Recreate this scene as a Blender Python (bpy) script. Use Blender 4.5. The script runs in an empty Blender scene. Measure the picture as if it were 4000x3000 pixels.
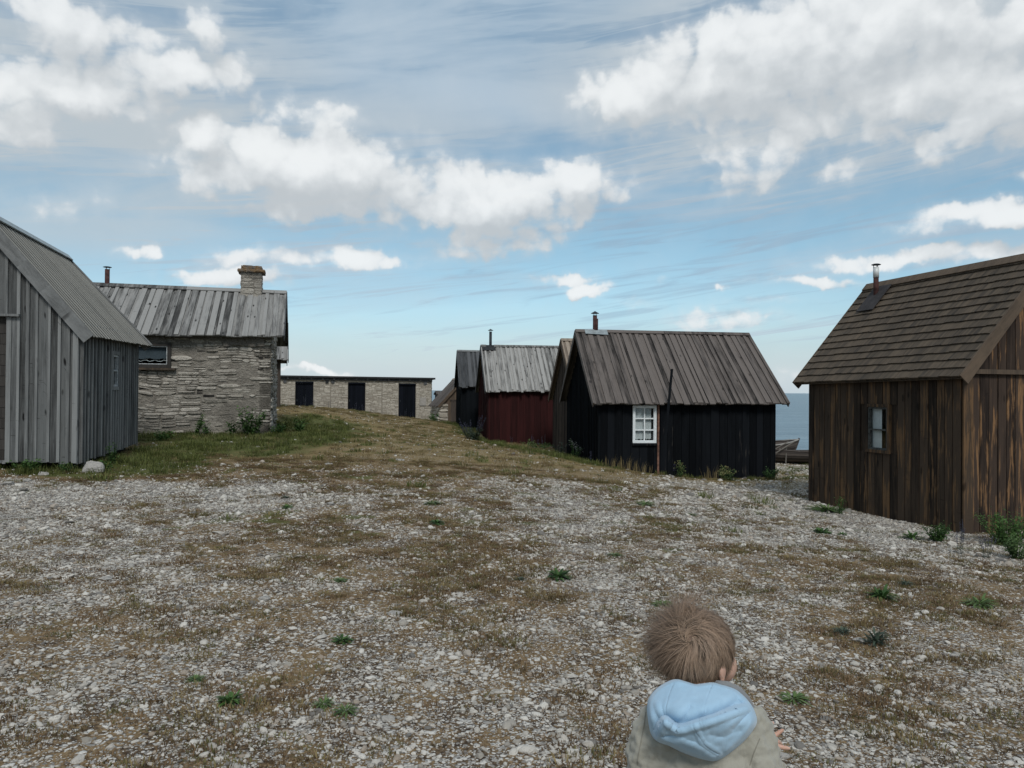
import bpy, bmesh, math, random
import numpy as np
from mathutils import Vector, Matrix, Euler

random.seed(7)
RNG = np.random.default_rng(11)
scene = bpy.context.scene
COL = scene.collection
R = math.radians
CZ = 1.5

# ------------------------------------------------------------------ camera
cam_d = bpy.data.cameras.new("camera")
cam = bpy.data.objects.new("camera", cam_d)
COL.objects.link(cam)
cam_d.sensor_width = 36.0
cam_d.lens = 36.0 * 3004 / 4000
cam_d.clip_start = 0.05
cam_d.clip_end = 60000
CAMR = Euler((R(90.515), 0, 0)).to_matrix() @ Matrix.Rotation(R(0.47), 3, 'Z')
cam.matrix_world = Matrix.Translation((0, 0, CZ)) @ CAMR.to_4x4()
scene.camera = cam

# ------------------------------------------------------------------ exposure
scene.view_settings.view_transform = 'Standard'
scene.view_settings.look = 'None'
scene.view_settings.exposure = 0.0
scene.view_settings.gamma = 1.0
scene.view_settings.use_curve_mapping = False
scene.cycles.max_bounces = 6
scene.cycles.diffuse_bounces = 3
scene.cycles.glossy_bounces = 3
scene.cycles.transparent_max_bounces = 8
scene.cycles.transmission_bounces = 4

# ------------------------------------------------------------------ node helpers
class S:
    """a socket with arithmetic"""
    def __init__(self, nt, sock): self.nt, self.s = nt, sock
    def _m(self, op, b=None, c=None, clamp=False):
        n = self.nt.nodes.new('ShaderNodeMath'); n.operation = op; n.use_clamp = clamp
        self.nt.links.new(self.s, n.inputs[0])
        for i, v in ((1, b), (2, c)):
            if v is None: continue
            if isinstance(v, S): self.nt.links.new(v.s, n.inputs[i])
            else: n.inputs[i].default_value = v
        return S(self.nt, n.outputs[0])
    def __add__(self, b): return self._m('ADD', b)
    def __sub__(self, b): return self._m('SUBTRACT', b)
    def __mul__(self, b): return self._m('MULTIPLY', b)
    def __truediv__(self, b): return self._m('DIVIDE', b)
    def pow(self, b): return self._m('POWER', b)
    def max(self, b): return self._m('MAXIMUM', b)
    def min(self, b): return self._m('MINIMUM', b)
    def abs(self): return self._m('ABSOLUTE')
    def inv(self):
        n = self.nt.nodes.new('ShaderNodeMath'); n.operation = 'SUBTRACT'
        n.inputs[0].default_value = 1.0; self.nt.links.new(self.s, n.inputs[1]); return S(self.nt, n.outputs[0])
    def ss(self, a, b, lo=0.0, hi=1.0):
        n = self.nt.nodes.new('ShaderNodeMapRange'); n.interpolation_type = 'SMOOTHSTEP'
        self.nt.links.new(self.s, n.inputs[0])
        for i, v in enumerate((a, b, lo, hi)): n.inputs[i + 1].default_value = v
        return S(self.nt, n.outputs[0])

def lk(nt, a, b):
    a = a.s if isinstance(a, S) else a
    nt.links.new(a, b)

def vec(nt, x, y, z=0.0):
    n = nt.nodes.new('ShaderNodeCombineXYZ')
    for i, v in enumerate((x, y, z)):
        if isinstance(v, S): nt.links.new(v.s, n.inputs[i])
        else: n.inputs[i].default_value = v
    return S(nt, n.outputs[0])

def sep(nt, v):
    n = nt.nodes.new('ShaderNodeSeparateXYZ'); lk(nt, v, n.inputs[0])
    return [S(nt, o) for o in n.outputs]

def noise(nt, v, scale, detail=4, rough=0.55, dist=0.0, color=False, lac=2.0, dim='3D'):
    n = nt.nodes.new('ShaderNodeTexNoise'); n.noise_dimensions = dim
    if v is not None: lk(nt, v, n.inputs['Vector'])
    n.inputs['Scale'].default_value = scale; n.inputs['Detail'].default_value = detail
    n.inputs['Roughness'].default_value = rough; n.inputs['Distortion'].default_value = dist
    n.inputs['Lacunarity'].default_value = lac
    return S(nt, n.outputs['Color' if color else 'Fac'])

def mixc(nt, f, a, b, mode='MIX'):
    n = nt.nodes.new('ShaderNodeMix'); n.data_type = 'RGBA'; n.blend_type = mode
    if isinstance(f, S): nt.links.new(f.s, n.inputs[0])
    else: n.inputs[0].default_value = f
    for i, v in ((6, a), (7, b)):
        if isinstance(v, S): nt.links.new(v.s, n.inputs[i])
        else: n.inputs[i].default_value = (*v, 1)
    return S(nt, n.outputs[2])

def vmath(nt, op, a, b=None):
    n = nt.nodes.new('ShaderNodeVectorMath'); n.operation = op
    for i, v in ((0, a), (1, b)):
        if v is None: continue
        if isinstance(v, S): nt.links.new(v.s, n.inputs[i])
        else: n.inputs[i].default_value = v
    return S(nt, n.outputs[0])

# ------------------------------------------------------------------ world
SUN_DIR = Vector((0.14, -0.76, 0.80)).normalized()      # towards the sun (behind the camera)
SUN_EL = math.asin(SUN_DIR.z); SUN_AZ = math.atan2(SUN_DIR.x, SUN_DIR.y)
world = bpy.data.worlds.new("World"); scene.world = world
world.use_nodes = True
nt = world.node_tree; nt.nodes.clear()
out = nt.nodes.new('ShaderNodeOutputWorld')
sky = nt.nodes.new('ShaderNodeTexSky'); sky.sky_type = 'NISHITA'
sky.sun_disc = False; sky.sun_elevation = SUN_EL; sky.sun_rotation = SUN_AZ
sky.altitude = 0; sky.air_density = 1.0; sky.dust_density = 0.6; sky.ozone_density = 1.2
tc = nt.nodes.new('ShaderNodeTexCoord')
dvec = vmath(nt, 'NORMALIZE', S(nt, tc.outputs['Generated']))
dx, dy, dz = sep(nt, dvec)
az = dx._m('ARCTAN2', dy)
el = dz._m('ARCSINE')

def px2ae(x, y):      # photograph-size hints turned into azimuth / elevation once, here
    a = math.atan((x - 1106) / 1661)
    return a, math.atan((845 - y) / 1661 * math.cos(a))

# cumulus clusters: x, y, rx, ry, weight
BL = [(650,375,210,72,1.15),(560,330,95,52,.9),(770,395,120,50,.75),(425,300,56,40,.85),
      (1040,440,145,62,1.1),(1210,405,130,50,.85),(1040,510,95,46,.9),(930,485,50,24,.3),(905,320,38,30,.45),
      (640,250,110,34,.62),(500,150,50,50,.55),(470,250,45,30,.4),
      (165,205,120,40,.95),(345,160,120,60,.8),(90,70,190,90,.72),(40,250,110,85,.75),(430,50,70,50,.55),(110,440,150,40,.4),
      (740,562,140,22,.78),(500,555,110,20,.55),(480,600,120,18,.75),(860,575,50,16,.6),(255,560,35,14,.6),(310,555,28,14,.7),
      (1620,130,200,90,1.0),(1850,90,330,110,.95),(1360,215,110,62,.95),(1440,160,90,60,.8),(1620,340,120,50,.85),(1760,350,95,34,.6),
      (1960,200,160,70,.85),(2130,190,150,90,.9),(2040,290,95,42,.8),(1700,230,200,70,.55),(2180,20,150,80,.8),
      (2140,460,150,26,.8),(2000,465,70,20,.6),(1960,555,210,20,.72),(1790,600,130,12,.62),(2150,550,120,18,.7),(2190,375,60,18,.5),
      (1190,603,62,15,.75),(1258,625,42,12,.9),(1345,663,34,9,.55),(1588,627,20,9,.65),(1425,612,16,7,.45),(1560,692,120,20,.6),(1640,655,60,9,.45),
      (690,808,45,8,.85),(600,812,40,6,.6),(1700,812,70,20,.45),(1320,812,90,8,.3)]
g = bpy.data.node_groups.new('cloud_field', 'ShaderNodeTree')
g.interface.new_socket('V', in_out='INPUT', socket_type='NodeSocketVector')
g.interface.new_socket('D', in_out='OUTPUT', socket_type='NodeSocketFloat')
g.interface.new_socket('T', in_out='OUTPUT', socket_type='NodeSocketFloat')
gi = g.nodes.new('NodeGroupInput'); go = g.nodes.new('NodeGroupOutput')
gv = S(g, gi.outputs[0])
# domain warp so outlines billow
w1 = noise(g, gv, 9.0, 3, .55, color=True, dim='2D')
w1 = vmath(g, 'SUBTRACT', w1, (.5, .5, .5)); w1 = vmath(g, 'MULTIPLY', w1, (.07, .035, 0))
w2 = noise(g, gv, 34.0, 3, .6, color=True, dim='2D')
w2 = vmath(g, 'SUBTRACT', w2, (.5, .5, .5)); w2 = vmath(g, 'MULTIPLY', w2, (.022, .018, 0))
gw = vmath(g, 'ADD', vmath(g, 'ADD', gv, w1), w2)
total = None
for (x, y, rx, ry, w) in BL:
    a, e = px2ae(x, y)
    sa = rx / 1661 * math.cos(a) ** 2 * 1.22; se = ry / 1661 * math.cos(a) * 1.25
    d = vmath(g, 'SUBTRACT', gw, (a, e, 0)); d = vmath(g, 'MULTIPLY', d, (1 / sa, 1 / se, 0))
    ln = g.nodes.new('ShaderNodeVectorMath'); ln.operation = 'DOT_PRODUCT'
    lk(g, d, ln.inputs[0]); lk(g, d, ln.inputs[1])
    ex = S(g, ln.outputs['Value'])
    n = g.nodes.new('ShaderNodeMath'); n.operation = 'POWER'; n.inputs[0].default_value = 0.42
    lk(g, ex, n.inputs[1])
    t = S(g, n.outputs[0]) * w
    total = t if total is None else (total._m('SMOOTH_MAX', t, 0.25))
gx, gy, _ = sep(g, gv)
# the rest of the sky carries ordinary broken cumulus
rest = gx.abs().ss(.66, .9).max(gy.ss(.50, .62))
total = total + rest * (noise(g, gv, 2.6, 3, .5) - .28)
n1 = noise(g, vmath(g, 'MULTIPLY', gv, (1, 1.5, 1)), 13, 7, .62, dim='2D')
def puff(scale):
    n = g.nodes.new('ShaderNodeTexVoronoi'); n.feature = 'SMOOTH_F1'; n.voronoi_dimensions = '2D'; n.inputs['Scale'].default_value = scale
    n.inputs['Smoothness'].default_value = .35; lk(g, vmath(g, 'MULTIPLY', gw, (1, 1.25, 1)), n.inputs['Vector'])
    return S(g, n.outputs['Distance'])
bil = (puff(17).inv() - .55) * .62 + (puff(44).inv() - .55) * .34
pres = total.ss(.08, .50)
total = total + .10
lk(g, total + (n1 - .5) * pres * 0.62 + bil * pres, go.inputs[0])
lk(g, total + (bil * .55 + (n1 - .5) * .28) * pres, go.inputs[1])

def field(v):
    n = nt.nodes.new('ShaderNodeGroup'); n.node_tree = g
    lk(nt, v, n.inputs[0]); return S(nt, n.outputs[0]), S(nt, n.outputs[1])
ae = vec(nt, az, el, 0.0)
D0, T0 = field(ae)
D1, T1 = field(vmath(nt, 'ADD', ae, (-.014, .032, 0)))
mask = (D0.ss(.40, .80) * .80 + D0.ss(.15, .70) * .20).max(D0.ss(.05, .95) * .55)
lit = ((T0 - T1) + (D0 - .8) * .05).ss(-.42, .66)
# thin high veil drawn out in streaks
st = vec(nt, az * 1.2 + el * 0.9, el * 7.5 - az * 0.75, 0.0)
s1 = noise(nt, st, 2.1, 5, .55, .35, dim='2D'); s2 = noise(nt, vec(nt, az * 3.4 + el * 4.0, el * 58.0 - az * 7.5, 3.0), 1.2, 5, .6, 1.0)
hi = el.ss(.13, .36)
veil = (s1.ss(.30, .66) * (hi * .40 + .28) + s2.ss(.46, .66) * .52 + hi * .42)._m('MINIMUM', .93)
lowv = el.abs().ss(.0, .125).inv()
skyc = S(nt, sky.outputs[0])
skyc = mixc(nt, 1.0, skyc, mixc(nt, el.ss(.0, .25), (.90, 1.0, 1.08), (.84, 1.06, 1.0)), 'MULTIPLY')
SK = 0.115
bg1 = nt.nodes.new('ShaderNodeBackground'); lk(nt, skyc, bg1.inputs[0]); bg1.inputs[1].default_value = SK
veilc = mixc(nt, s1.ss(.3, .75), (.26, .395, .535), (.44, .55, .655))
veilc = mixc(nt, lowv, veilc, (.56, .655, .73))
def soft(x, y, rx, ry):
    a, e = px2ae(x, y)
    q = ((az - a) / (rx / 1661)); w = ((el - e) / (ry / 1661))
    return (q * q + w * w).ss(.15, 1.3).inv()
milk = soft(120, 230, 560, 330).max(soft(1780, 150, 620, 260)).max(soft(800, 380, 420, 170) * .6) * (s1.ss(.2, .7) * .45 + .55)
veilc = mixc(nt, milk, veilc, (.50, .56, .60))
vf = veil.max(lowv * .86).max(milk * .85)
bg2 = nt.nodes.new('ShaderNodeBackground'); lk(nt, veilc, bg2.inputs[0]); bg2.inputs[1].default_value = 1.0
mx1 = nt.nodes.new('ShaderNodeMixShader'); lk(nt, vf, mx1.inputs[0])
nt.links.new(bg1.outputs[0], mx1.inputs[1]); nt.links.new(bg2.outputs[0], mx1.inputs[2])
cc = mixc(nt, lit, (.53, .57, .60), (.88, .905, .915))
bg3 = nt.nodes.new('ShaderNodeBackground'); lk(nt, cc, bg3.inputs[0]); bg3.inputs[1].default_value = 1.0
up = el.ss(-.02, .004)
mx2 = nt.nodes.new('ShaderNodeMixShader'); lk(nt, mask * up * .94, mx2.inputs[0])
nt.links.new(mx1.outputs[0], mx2.inputs[1]); nt.links.new(bg3.outputs[0], mx2.inputs[2])
nt.links.new(mx2.outputs[0], out.inputs[0])
world.cycles.sampling_method = 'MANUAL'; world.cycles.sample_map_resolution = 512

# ------------------------------------------------------------------ sun (veiled by cloud)
sun_d = bpy.data.lights.new("sun", 'SUN'); sun_d.energy = 2.2; sun_d.angle = R(16); sun_d.color = (1.0, .96, .90)
sun = bpy.data.objects.new("sun", sun_d); COL.objects.link(sun)
sun.rotation_euler = SUN_DIR.to_track_quat('Z', 'Y').to_euler(); sun.location = (0, -20, 30)

# ------------------------------------------------------------------ survey helpers
def ray(px, py):
    return CAMR @ Vector(((px - 2000) / 3004, -(py - 1500) / 3004, -1))
def at(px, py, Y):
    d = ray(px, py); return Vector((0, 0, CZ)) + d * (Y / d.y)
def at2(px, Y, py=1540):
    p = at(px, py, Y); return Vector((p.x, p.y, 0))
# ------------------------------------------------------------------ mesh helpers
class MB:
    """collects faces; build() links them as ONE mesh object"""
    def __init__(self): self.v = []; self.f = []; self.uv = []; self.r = []; self.mi = []
    def face(self, idx, uvs, r=0.5, m=0):
        self.f.append(idx); self.uv.extend(uvs); self.r.append(r); self.mi.append(m)
    def hexa(self, p, r=0.5, uo=(0, 0), m=0, lu=None, lv=None):
        """p: 8 points; 0-3 back (u0v0,u1v0,u1v1,u0v1), 4-7 front"""
        b = len(self.v); self.v.extend([tuple(q) for q in p])
        if lu is None: lu = (Vector(p[5]) - Vector(p[4])).length
        if lv is None: lv = (Vector(p[7]) - Vector(p[4])).length
        U, V = uo
        for idx, q in (((4, 5, 6, 7), ((0, 0), (lu, 0), (lu, lv), (0, lv))),
                       ((3, 2, 1, 0), ((0, lv), (lu, lv), (lu, 0), (0, 0))),
                       ((0, 4, 7, 3), ((0, 0), (.02, 0), (.02, lv), (0, lv))),
                       ((5, 1, 2, 6), ((lu, 0), (lu + .02, 0), (lu + .02, lv), (lu, lv))),
                       ((0, 1, 5, 4), ((0, 0), (lu, 0), (lu, .02), (0, .02))),
                       ((7, 6, 2, 3), ((0, lv), (lu, lv), (lu, lv + .02), (0, lv + .02)))):
            self.face([b + i for i in idx], [(U + a, V + c) for a, c in q], r, m)
    def box(self, lo, hi, r=.5, m=0):
        x0, y0, z0 = lo; x1, y1, z1 = hi
        self.hexa([(x0,y1,z0),(x1,y1,z0),(x1,y1,z1),(x0,y1,z1),(x0,y0,z0),(x1,y0,z0),(x1,y0,z1),(x0,y0,z1)], r, (random.random()*9, random.random()*9), m)
    def tube(self, pts, rad, seg=8, r=.5, cap=True, m=0):
        pts = [Vector(p) for p in pts]
        if not hasattr(rad, '__len__'): rad = [rad] * len(pts)
        b = len(self.v); L = 0
        prev = None
        for i, p in enumerate(pts):
            t = (pts[min(i + 1, len(pts) - 1)] - pts[max(i - 1, 0)])
            t = t.normalized() if t.length > 1e-9 else Vector((0, 0, 1))
            a = t.cross(Vector((0, 0, 1)) if abs(t.z) < .95 else Vector((1, 0, 0))).normalized()
            if prev is not None:
                a = (prev - t * prev.dot(t)).normalized()
            prev = a; c = t.cross(a)
            for k in range(seg):
                an = 2 * math.pi * k / seg
                self.v.append(tuple(p + (a * math.cos(an) + c * math.sin(an)) * rad[i]))
        for i in range(len(pts) - 1):
            l = (pts[i + 1] - pts[i]).length
            for k in range(seg):
                k2 = (k + 1) % seg
                u0 = k / seg * rad[i] * 6.3; u1 = (k + 1) / seg * rad[i] * 6.3
                self.face([b + i * seg + k, b + i * seg + k2, b + (i + 1) * seg + k2, b + (i + 1) * seg + k],
                          [(u0, L), (u1, L), (u1, L + l), (u0, L + l)], r, m)
            L += l
        if cap:
            for i, s in ((0, -1), (len(pts) - 1, 1)):
                idx = [b + i * seg + k for k in range(seg)]
                self.face(idx[::s], [(0, 0)] * seg, r, m)
    def lathe(self, c, prof, seg=16, r=.5, m=0):
        self.tube([Vector(c) + Vector((0, 0, z)) for _, z in prof], [q for q, _ in prof], seg, r, True, m)
    def build(self, name, mat, parent=None, loc=None, smooth=False):
        me = bpy.data.meshes.new(name)
        org = Vector((0, 0, 0))
        if parent is not None:
            q = parent
            while q is not None: org += q.location; q = q.parent
        elif loc is not None: org = Vector(loc)
        V = np.array(self.v, dtype=np.float64).reshape(-1, 3) - np.array(org)
        me.from_pydata(V.tolist(), [], self.f)
        uvl = me.uv_layers.new(name='UVMap')
        uvl.data.foreach_set('uv', np.array(self.uv, dtype=np.float32).ravel())
        at_ = me.attributes.new('rnd', 'FLOAT', 'FACE')
        at_.data.foreach_set('value', np.array(self.r, dtype=np.float32))
        mats = mat if isinstance(mat, (list, tuple)) else [mat]
        for mm in mats: me.materials.append(mm)
        me.polygons.foreach_set('material_index', np.array(self.mi, dtype=np.int32))
        if smooth: me.shade_smooth()
        me.update()
        o = bpy.data.objects.new(name, me); COL.objects.link(o)
        if parent is not None: o.parent = parent
        elif loc is not None: o.location = loc
        return o

def empty(name, loc, label, cat, group=None):
    o = bpy.data.objects.new(name, None); COL.objects.link(o); o.location = loc
    o.empty_display_size = .2
    tag(o, label, cat, group); return o
def tag(o, label=None, cat=None, group=None, kind=None):
    if label: o['label'] = label
    if cat: o['category'] = cat
    if group: o['group'] = group
    if kind: o['kind'] = kind
    return o

# ------------------------------------------------------------------ terrain shape
def _g(px, py, Y):
    p = at(px, py, Y); return (p.x, p.y, p.z)
CTRL = [_g(308,1832,11.5), _g(516,1752,14.44), _g(1057,1698,18), (-9.5,17,.45), (-6.6,21.5,.50),
        _g(1688,1640,45), _g(1300,1598,33), _g(1500,1622,35), _g(1180,1588,30), _g(1105,1604,24),
        _g(1735,1650,38), _g(1796,1669,31.5), _g(1906,1722,26.5), _g(2174,1742,26.8),
        _g(2347,1820,17), _g(2569,1851,17.2), _g(3022,1861,17.6), _g(3162,1957,13), _g(3760,2084,10),
        (-1.9,2.5,.05), (1.9,2.5,-.04), (0,3.5,0), (0,9,.02), (-4,6,.09), (4,6,-.12), (8.5,11.5,-.32), (8,5,-.28),
        _g(3090,1812,27), (12,27,-1.0), (6,24,-.75), (0,0,0), (-3,0,.05), (3,0,-.05), (-12,12,.38), (-9,8,.25)]
CX = np.array([c[0] for c in CTRL]); CY = np.array([c[1] for c in CTRL]); CV = np.array([c[2] for c in CTRL])
def _plane(X, Y): return -.035 * np.clip(X, -14, 14) - .004 * np.clip(Y - 5, 0, 40)
def _ker(d2): return 1.0 / (1 + d2 / 36.0) ** 1.5
_K = _ker((CX[:, None] - CX) ** 2 + (CY[:, None] - CY) ** 2) + np.eye(len(CX)) * 1e-4
_W = np.linalg.solve(_K, CV - _plane(CX, CY))
def sstep(a, b, x):
    t = np.clip((x - a) / (b - a), 0, 1); return t * t * (3 - 2 * t)
def vnoise(X, Y, s, seed=0):
    X = np.asarray(X, float) * s + seed * 17.3; Y = np.asarray(Y, float) * s - seed * 9.7
    xi = np.floor(X).astype(np.int64); yi = np.floor(Y).astype(np.int64); fx = X - xi; fy = Y - yi
    fx = fx * fx * (3 - 2 * fx); fy = fy * fy * (3 - 2 * fy)
    def h(a, b):
        n = (a * 374761393 + b * 668265263 + seed * 974634777) & 0xFFFFFFFF
        n = ((n ^ (n >> 13)) * 1274126177) & 0xFFFFFFFF
        return ((n ^ (n >> 16)) & 0xFFFF) / 65535.0
    return (h(xi, yi) * (1 - fx) + h(xi + 1, yi) * fx) * (1 - fy) + (h(xi, yi + 1) * (1 - fx) + h(xi + 1, yi + 1) * fx) * fy
def fbm(X, Y, s, seed=0, o=4):
    t = 0; a = .5; n = 0
    for k in range(o):
        t = t + a * vnoise(X, Y, s * 2 ** k, seed + k); n += a; a *= .55
    return t / n
def gz(X, Y):
    X = np.asarray(X, float); Y = np.asarray(Y, float)
    z = _plane(X, Y)
    for cx, cy, w in zip(CX, CY, _W): z = z + w * _ker((X - cx) ** 2 + (Y - cy) ** 2)
    shore = 50 - 21.5 * sstep(0, 9, X)
    z = z - 3.5 * sstep(0, 14, Y - shore) - 5 * sstep(14, 70, Y - shore)
    z = z - 4 * sstep(18, 60, X)
    z = z + (fbm(X, Y, .45, 3) - .5) * .05 * sstep(3, 7, np.hypot(X, Y))
    z = z + (fbm(X, Y, 2.2, 5) - .5) * .02
    return z
def gzf(x, y): return float(gz(np.array([x]), np.array([y]))[0])
def gpt(px, py):
    """the point of the ground seen along a ray"""
    d = ray(px, py); o = Vector((0, 0, CZ)); t = 1.0
    while t < 90:
        p = o + d * t
        if p.z < gzf(p.x, p.y): break
        t *= 1.012
    return Vector((p.x, p.y, gzf(p.x, p.y)))

# ------------------------------------------------------------------ what grows where (in ground metres)
def seg_d(X, Y, a, b):
    a = np.array(a, float); b = np.array(b, float); ab = b - a
    t = np.clip(((X - a[0]) * ab[0] + (Y - a[1]) * ab[1]) / (ab @ ab), 0, 1)
    return np.hypot(X - a[0] - t * ab[0], Y - a[1] - t * ab[1])
def zones(X, Y):
    wx = X + (fbm(X, Y, .7, 21) - .5) * 1.6; wy = Y + (fbm(X, Y, .7, 31) - .5) * 1.6
    nr = 1 - sstep(5.0, 8.0, Y)
    base = .19 + (fbm(X, Y, .55, 41, 4) - .5) * (.70 - .35 * nr) + (fbm(X, Y, 3.2, 45, 4) - .5) * 1.15
    def add(d, r, w): return w * np.exp(-(d / r) ** 2)
    up = 0
    up = up + add(seg_d(wx, wy, (-9, 8.6), (-3.2, 9.9)), 1.25, .75)
    up = up + add(seg_d(wx, wy, (-6, 7.4), (-3.2, 6.6)), 1.1, .5)
    up = up + add(seg_d(wx, wy, (5.6, 8.6), (3.9, 14.5)), 1.3, .75)
    up = up + add(seg_d(wx, wy, (3.1, 12.5), (3.0, 9.0)), 1.3, .4)
    up = up + add(seg_d(wx, wy, (7.2, 14), (8.5, 24)), 2.4, .5)
    up = up + .16 * (1 - sstep(3.0, 6.0, Y))
    up = up + add(seg_d(wx, wy, (.5, 12), (1.1, 5.2)), .8, .5)
    up = up + add(seg_d(wx, wy, (-2.6, 2.6), (1.4, 3.0)), 1.2, .28)
    dn = 0
    dn = dn + .75 * sstep(10.8, 19.0, wy + .35 * np.clip(-wx - 3, 0, 4) - .55 * np.clip(wx, 0, 6) + .15*np.clip(-wx-1,0,2)) * (1 - sstep(6.0, 7.5, wx))
    dn = dn + .9 * np.exp(-((wx + 7) / 5) ** 2) * sstep(10.2, 11.3, wy)
    white = np.clip(base + up - dn * .95, 0, 1)
    green = np.zeros_like(X)
    green = np.maximum(green, np.exp(-(seg_d(wx, wy, (-9, 11.2), (-5.6, 11.9)) / .7) ** 2))
    green = np.maximum(green, np.exp(-(seg_d(wx, wy, (-6.2, 12.2), (-5.6, 17)) / 1.1) ** 2))
    green = np.maximum(green, np.exp(-(seg_d(wx, wy, (-8, 16.6), (-5.2, 17.4)) / 1.3) ** 2))
    green = np.maximum(green, np.exp(-(seg_d(wx, wy, (-5.2, 17.4), (-5.6, 23)) / 1.3) ** 2))
    green = np.maximum(green, .7 * np.exp(-(seg_d(wx, wy, (-4.6, 14.5), (-4.3, 20)) / .8) ** 2))
    green = np.maximum(green, .8 * np.exp(-(seg_d(wx, wy, (2.0, 16.8), (-.9, 25.8)) / .55) ** 2))
    green = np.maximum(green, .7 * np.exp(-(seg_d(wx, wy, (-.9, 25.8), (-2.6, 34)) / .8) ** 2))
    green = np.maximum(green, .6 * np.exp(-(seg_d(wx, wy, (3, 16.6), (6.6, 17.0)) / .35) ** 2))
    green = np.maximum(green, .45 * np.exp(-(seg_d(wx, wy, (7.5, 17.5), (9, 23)) / 1.6) ** 2))
    green = np.clip(green + (fbm(X, Y, 3, 61) - .5) * .35 * (green > .12), 0, 1)
    sm = sstep(.58, .74, fbm(X, Y, 2.4, 71, 4)) * .55 * sstep(5, 8, Y)
    green = np.maximum(green, sm)
    dry = fbm(X, Y, 1.1, 81, 3)
    return white, green, dry

# ------------------------------------------------------------------ materials
def newmat(name):
    m = bpy.data.materials.new(name); m.use_nodes = True
    nt = m.node_tree; nt.nodes.clear()
    o = nt.nodes.new('ShaderNodeOutputMaterial'); p = nt.nodes.new('ShaderNodeBsdfPrincipled')
    nt.links.new(p.outputs[0], o.inputs[0]); p.inputs['Roughness'].default_value = .85
    p.inputs['Specular IOR Level'].default_value = .3
    return m, nt, p
def bump(nt, p, h, strength=.5, dist=.01):
    b = nt.nodes.new('ShaderNodeBump'); b.inputs['Strength'].default_value = strength
    b.inputs['Distance'].default_value = dist
    lk(nt, h, b.inputs['Height']); nt.links.new(b.outputs[0], p.inputs['Normal'])
def attr(nt, name, out='Fac'):
    a = nt.nodes.new('ShaderNodeAttribute'); a.attribute_name = name
    return S(nt, a.outputs[out])
def objco(nt):
    t = nt.nodes.new('ShaderNodeTexCoord'); return S(nt, t.outputs['Object'])
def geopos(nt):
    t = nt.nodes.new('ShaderNodeNewGeometry'); return S(nt, t.outputs['Position'])
def uvco(nt):
    t = nt.nodes.new('ShaderNodeTexCoord'); return S(nt, t.outputs['UV'])
def voro(nt, v, scale, feature='F1', out='Distance', rnd=1.0):
    n = nt.nodes.new('ShaderNodeTexVoronoi'); n.feature = feature
    lk(nt, v, n.inputs['Vector']); n.inputs['Scale'].default_value = scale; n.inputs['Randomness'].default_value = rnd
    return S(nt, n.outputs[out])
def flat(name, col, rough=.8, metal=0.0, var=.15, scale=8, bmp=0.0):
    m, nt, p = newmat(name); co = objco(nt)
    n = noise(nt, co, scale, 5, .6)
    c0 = tuple(c * (1 - var) for c in col); c1 = tuple(min(1, c * (1 + var)) for c in col)
    lk(nt, mixc(nt, n.ss(.3, .7), c0, c1), p.inputs['Base Color'])
    p.inputs['Roughness'].default_value = rough; p.inputs['Metallic'].default_value = metal
    if bmp: bump(nt, p, noise(nt, co, scale * 8, 4), bmp, .004)
    return m

def mat_ground():
    m, nt, p = newmat('gravel ground')
    co = geopos(nt); W = attr(nt, 'white'); G = attr(nt, 'green'); Dr = attr(nt, 'dry')
    n1 = noise(nt, co, 3.2, 6, .65); n2 = noise(nt, co, 34, 4, .6); n3 = noise(nt, co, 130, 3, .6)
    soil = mixc(nt, n2.ss(.3, .7), (.034, .025, .018), (.128, .090, .057))
    moss = mixc(nt, (n3 * .6 + n2 * .4).ss(.35, .65), (.090, .060, .031), (.250, .178, .100))
    ochre = mixc(nt, (n3 * .6 + n2 * .4).ss(.35, .65), (.125, .092, .036), (.250, .190, .085))
    grass = mixc(nt, (n3 * .6 + n2 * .4).ss(.35, .65), (.042, .048, .014), (.118, .124, .040))
    far = S(nt, sep(nt, co)[1].s).ss(11, 17)
    c = mixc(nt, (n1 * .75 + n2 * .35 - W * .12).ss(.40, .56), soil, moss)
    c = mixc(nt, far * .75, c, ochre)
    c = mixc(nt, (G + (n2 - .5) * .5).ss(.25, .65), c, grass)
    # small stones lying in the soil
    sq = vmath(nt, 'ADD', co, vmath(nt, 'MULTIPLY', vmath(nt, 'SUBTRACT', noise(nt, co, 14, 2, color=True), (.5, .5, .5)), (.03, .03, 0)))
    hsum = None
    for sc, off, den in ((27, 0, .62), (52, 3.3, .66), (95, 7.1, .75)):
        v = nt.nodes.new('ShaderNodeTexVoronoi'); v.inputs['Scale'].default_value = sc
        lk(nt, vmath(nt, 'ADD', vmath(nt, 'MULTIPLY', sq, (1, 1, 0)), (off, off, 0)), v.inputs['Vector'])
        dist = S(nt, v.outputs['Distance']); cr, cg, cb = sep(nt, S(nt, v.outputs['Color']))
        cover = W * 1.05 + (n2 - .5) * .35 - .04 - G * .6 - far * .02
        on = (cover * den + .12 - cr).ss(-.02, .02) * (dist - cg * .18).ss(.30, .42).inv()
        stone = mixc(nt, cb.pow(.7), (.17, .155, .14), (.56, .54, .50))
        c = mixc(nt, on, c, stone)
        hh = on * (dist.inv()) * (30.0 / sc)
        hsum = hh if hsum is None else hsum + hh
    lk(nt, c, p.inputs['Base Color'])
    bump(nt, p, hsum + n3 * .5 + n2 * .5, .9, .012)
    p.inputs['Roughness'].default_value = .95; p.inputs['Specular IOR Level'].default_value = .15
    return m

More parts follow.
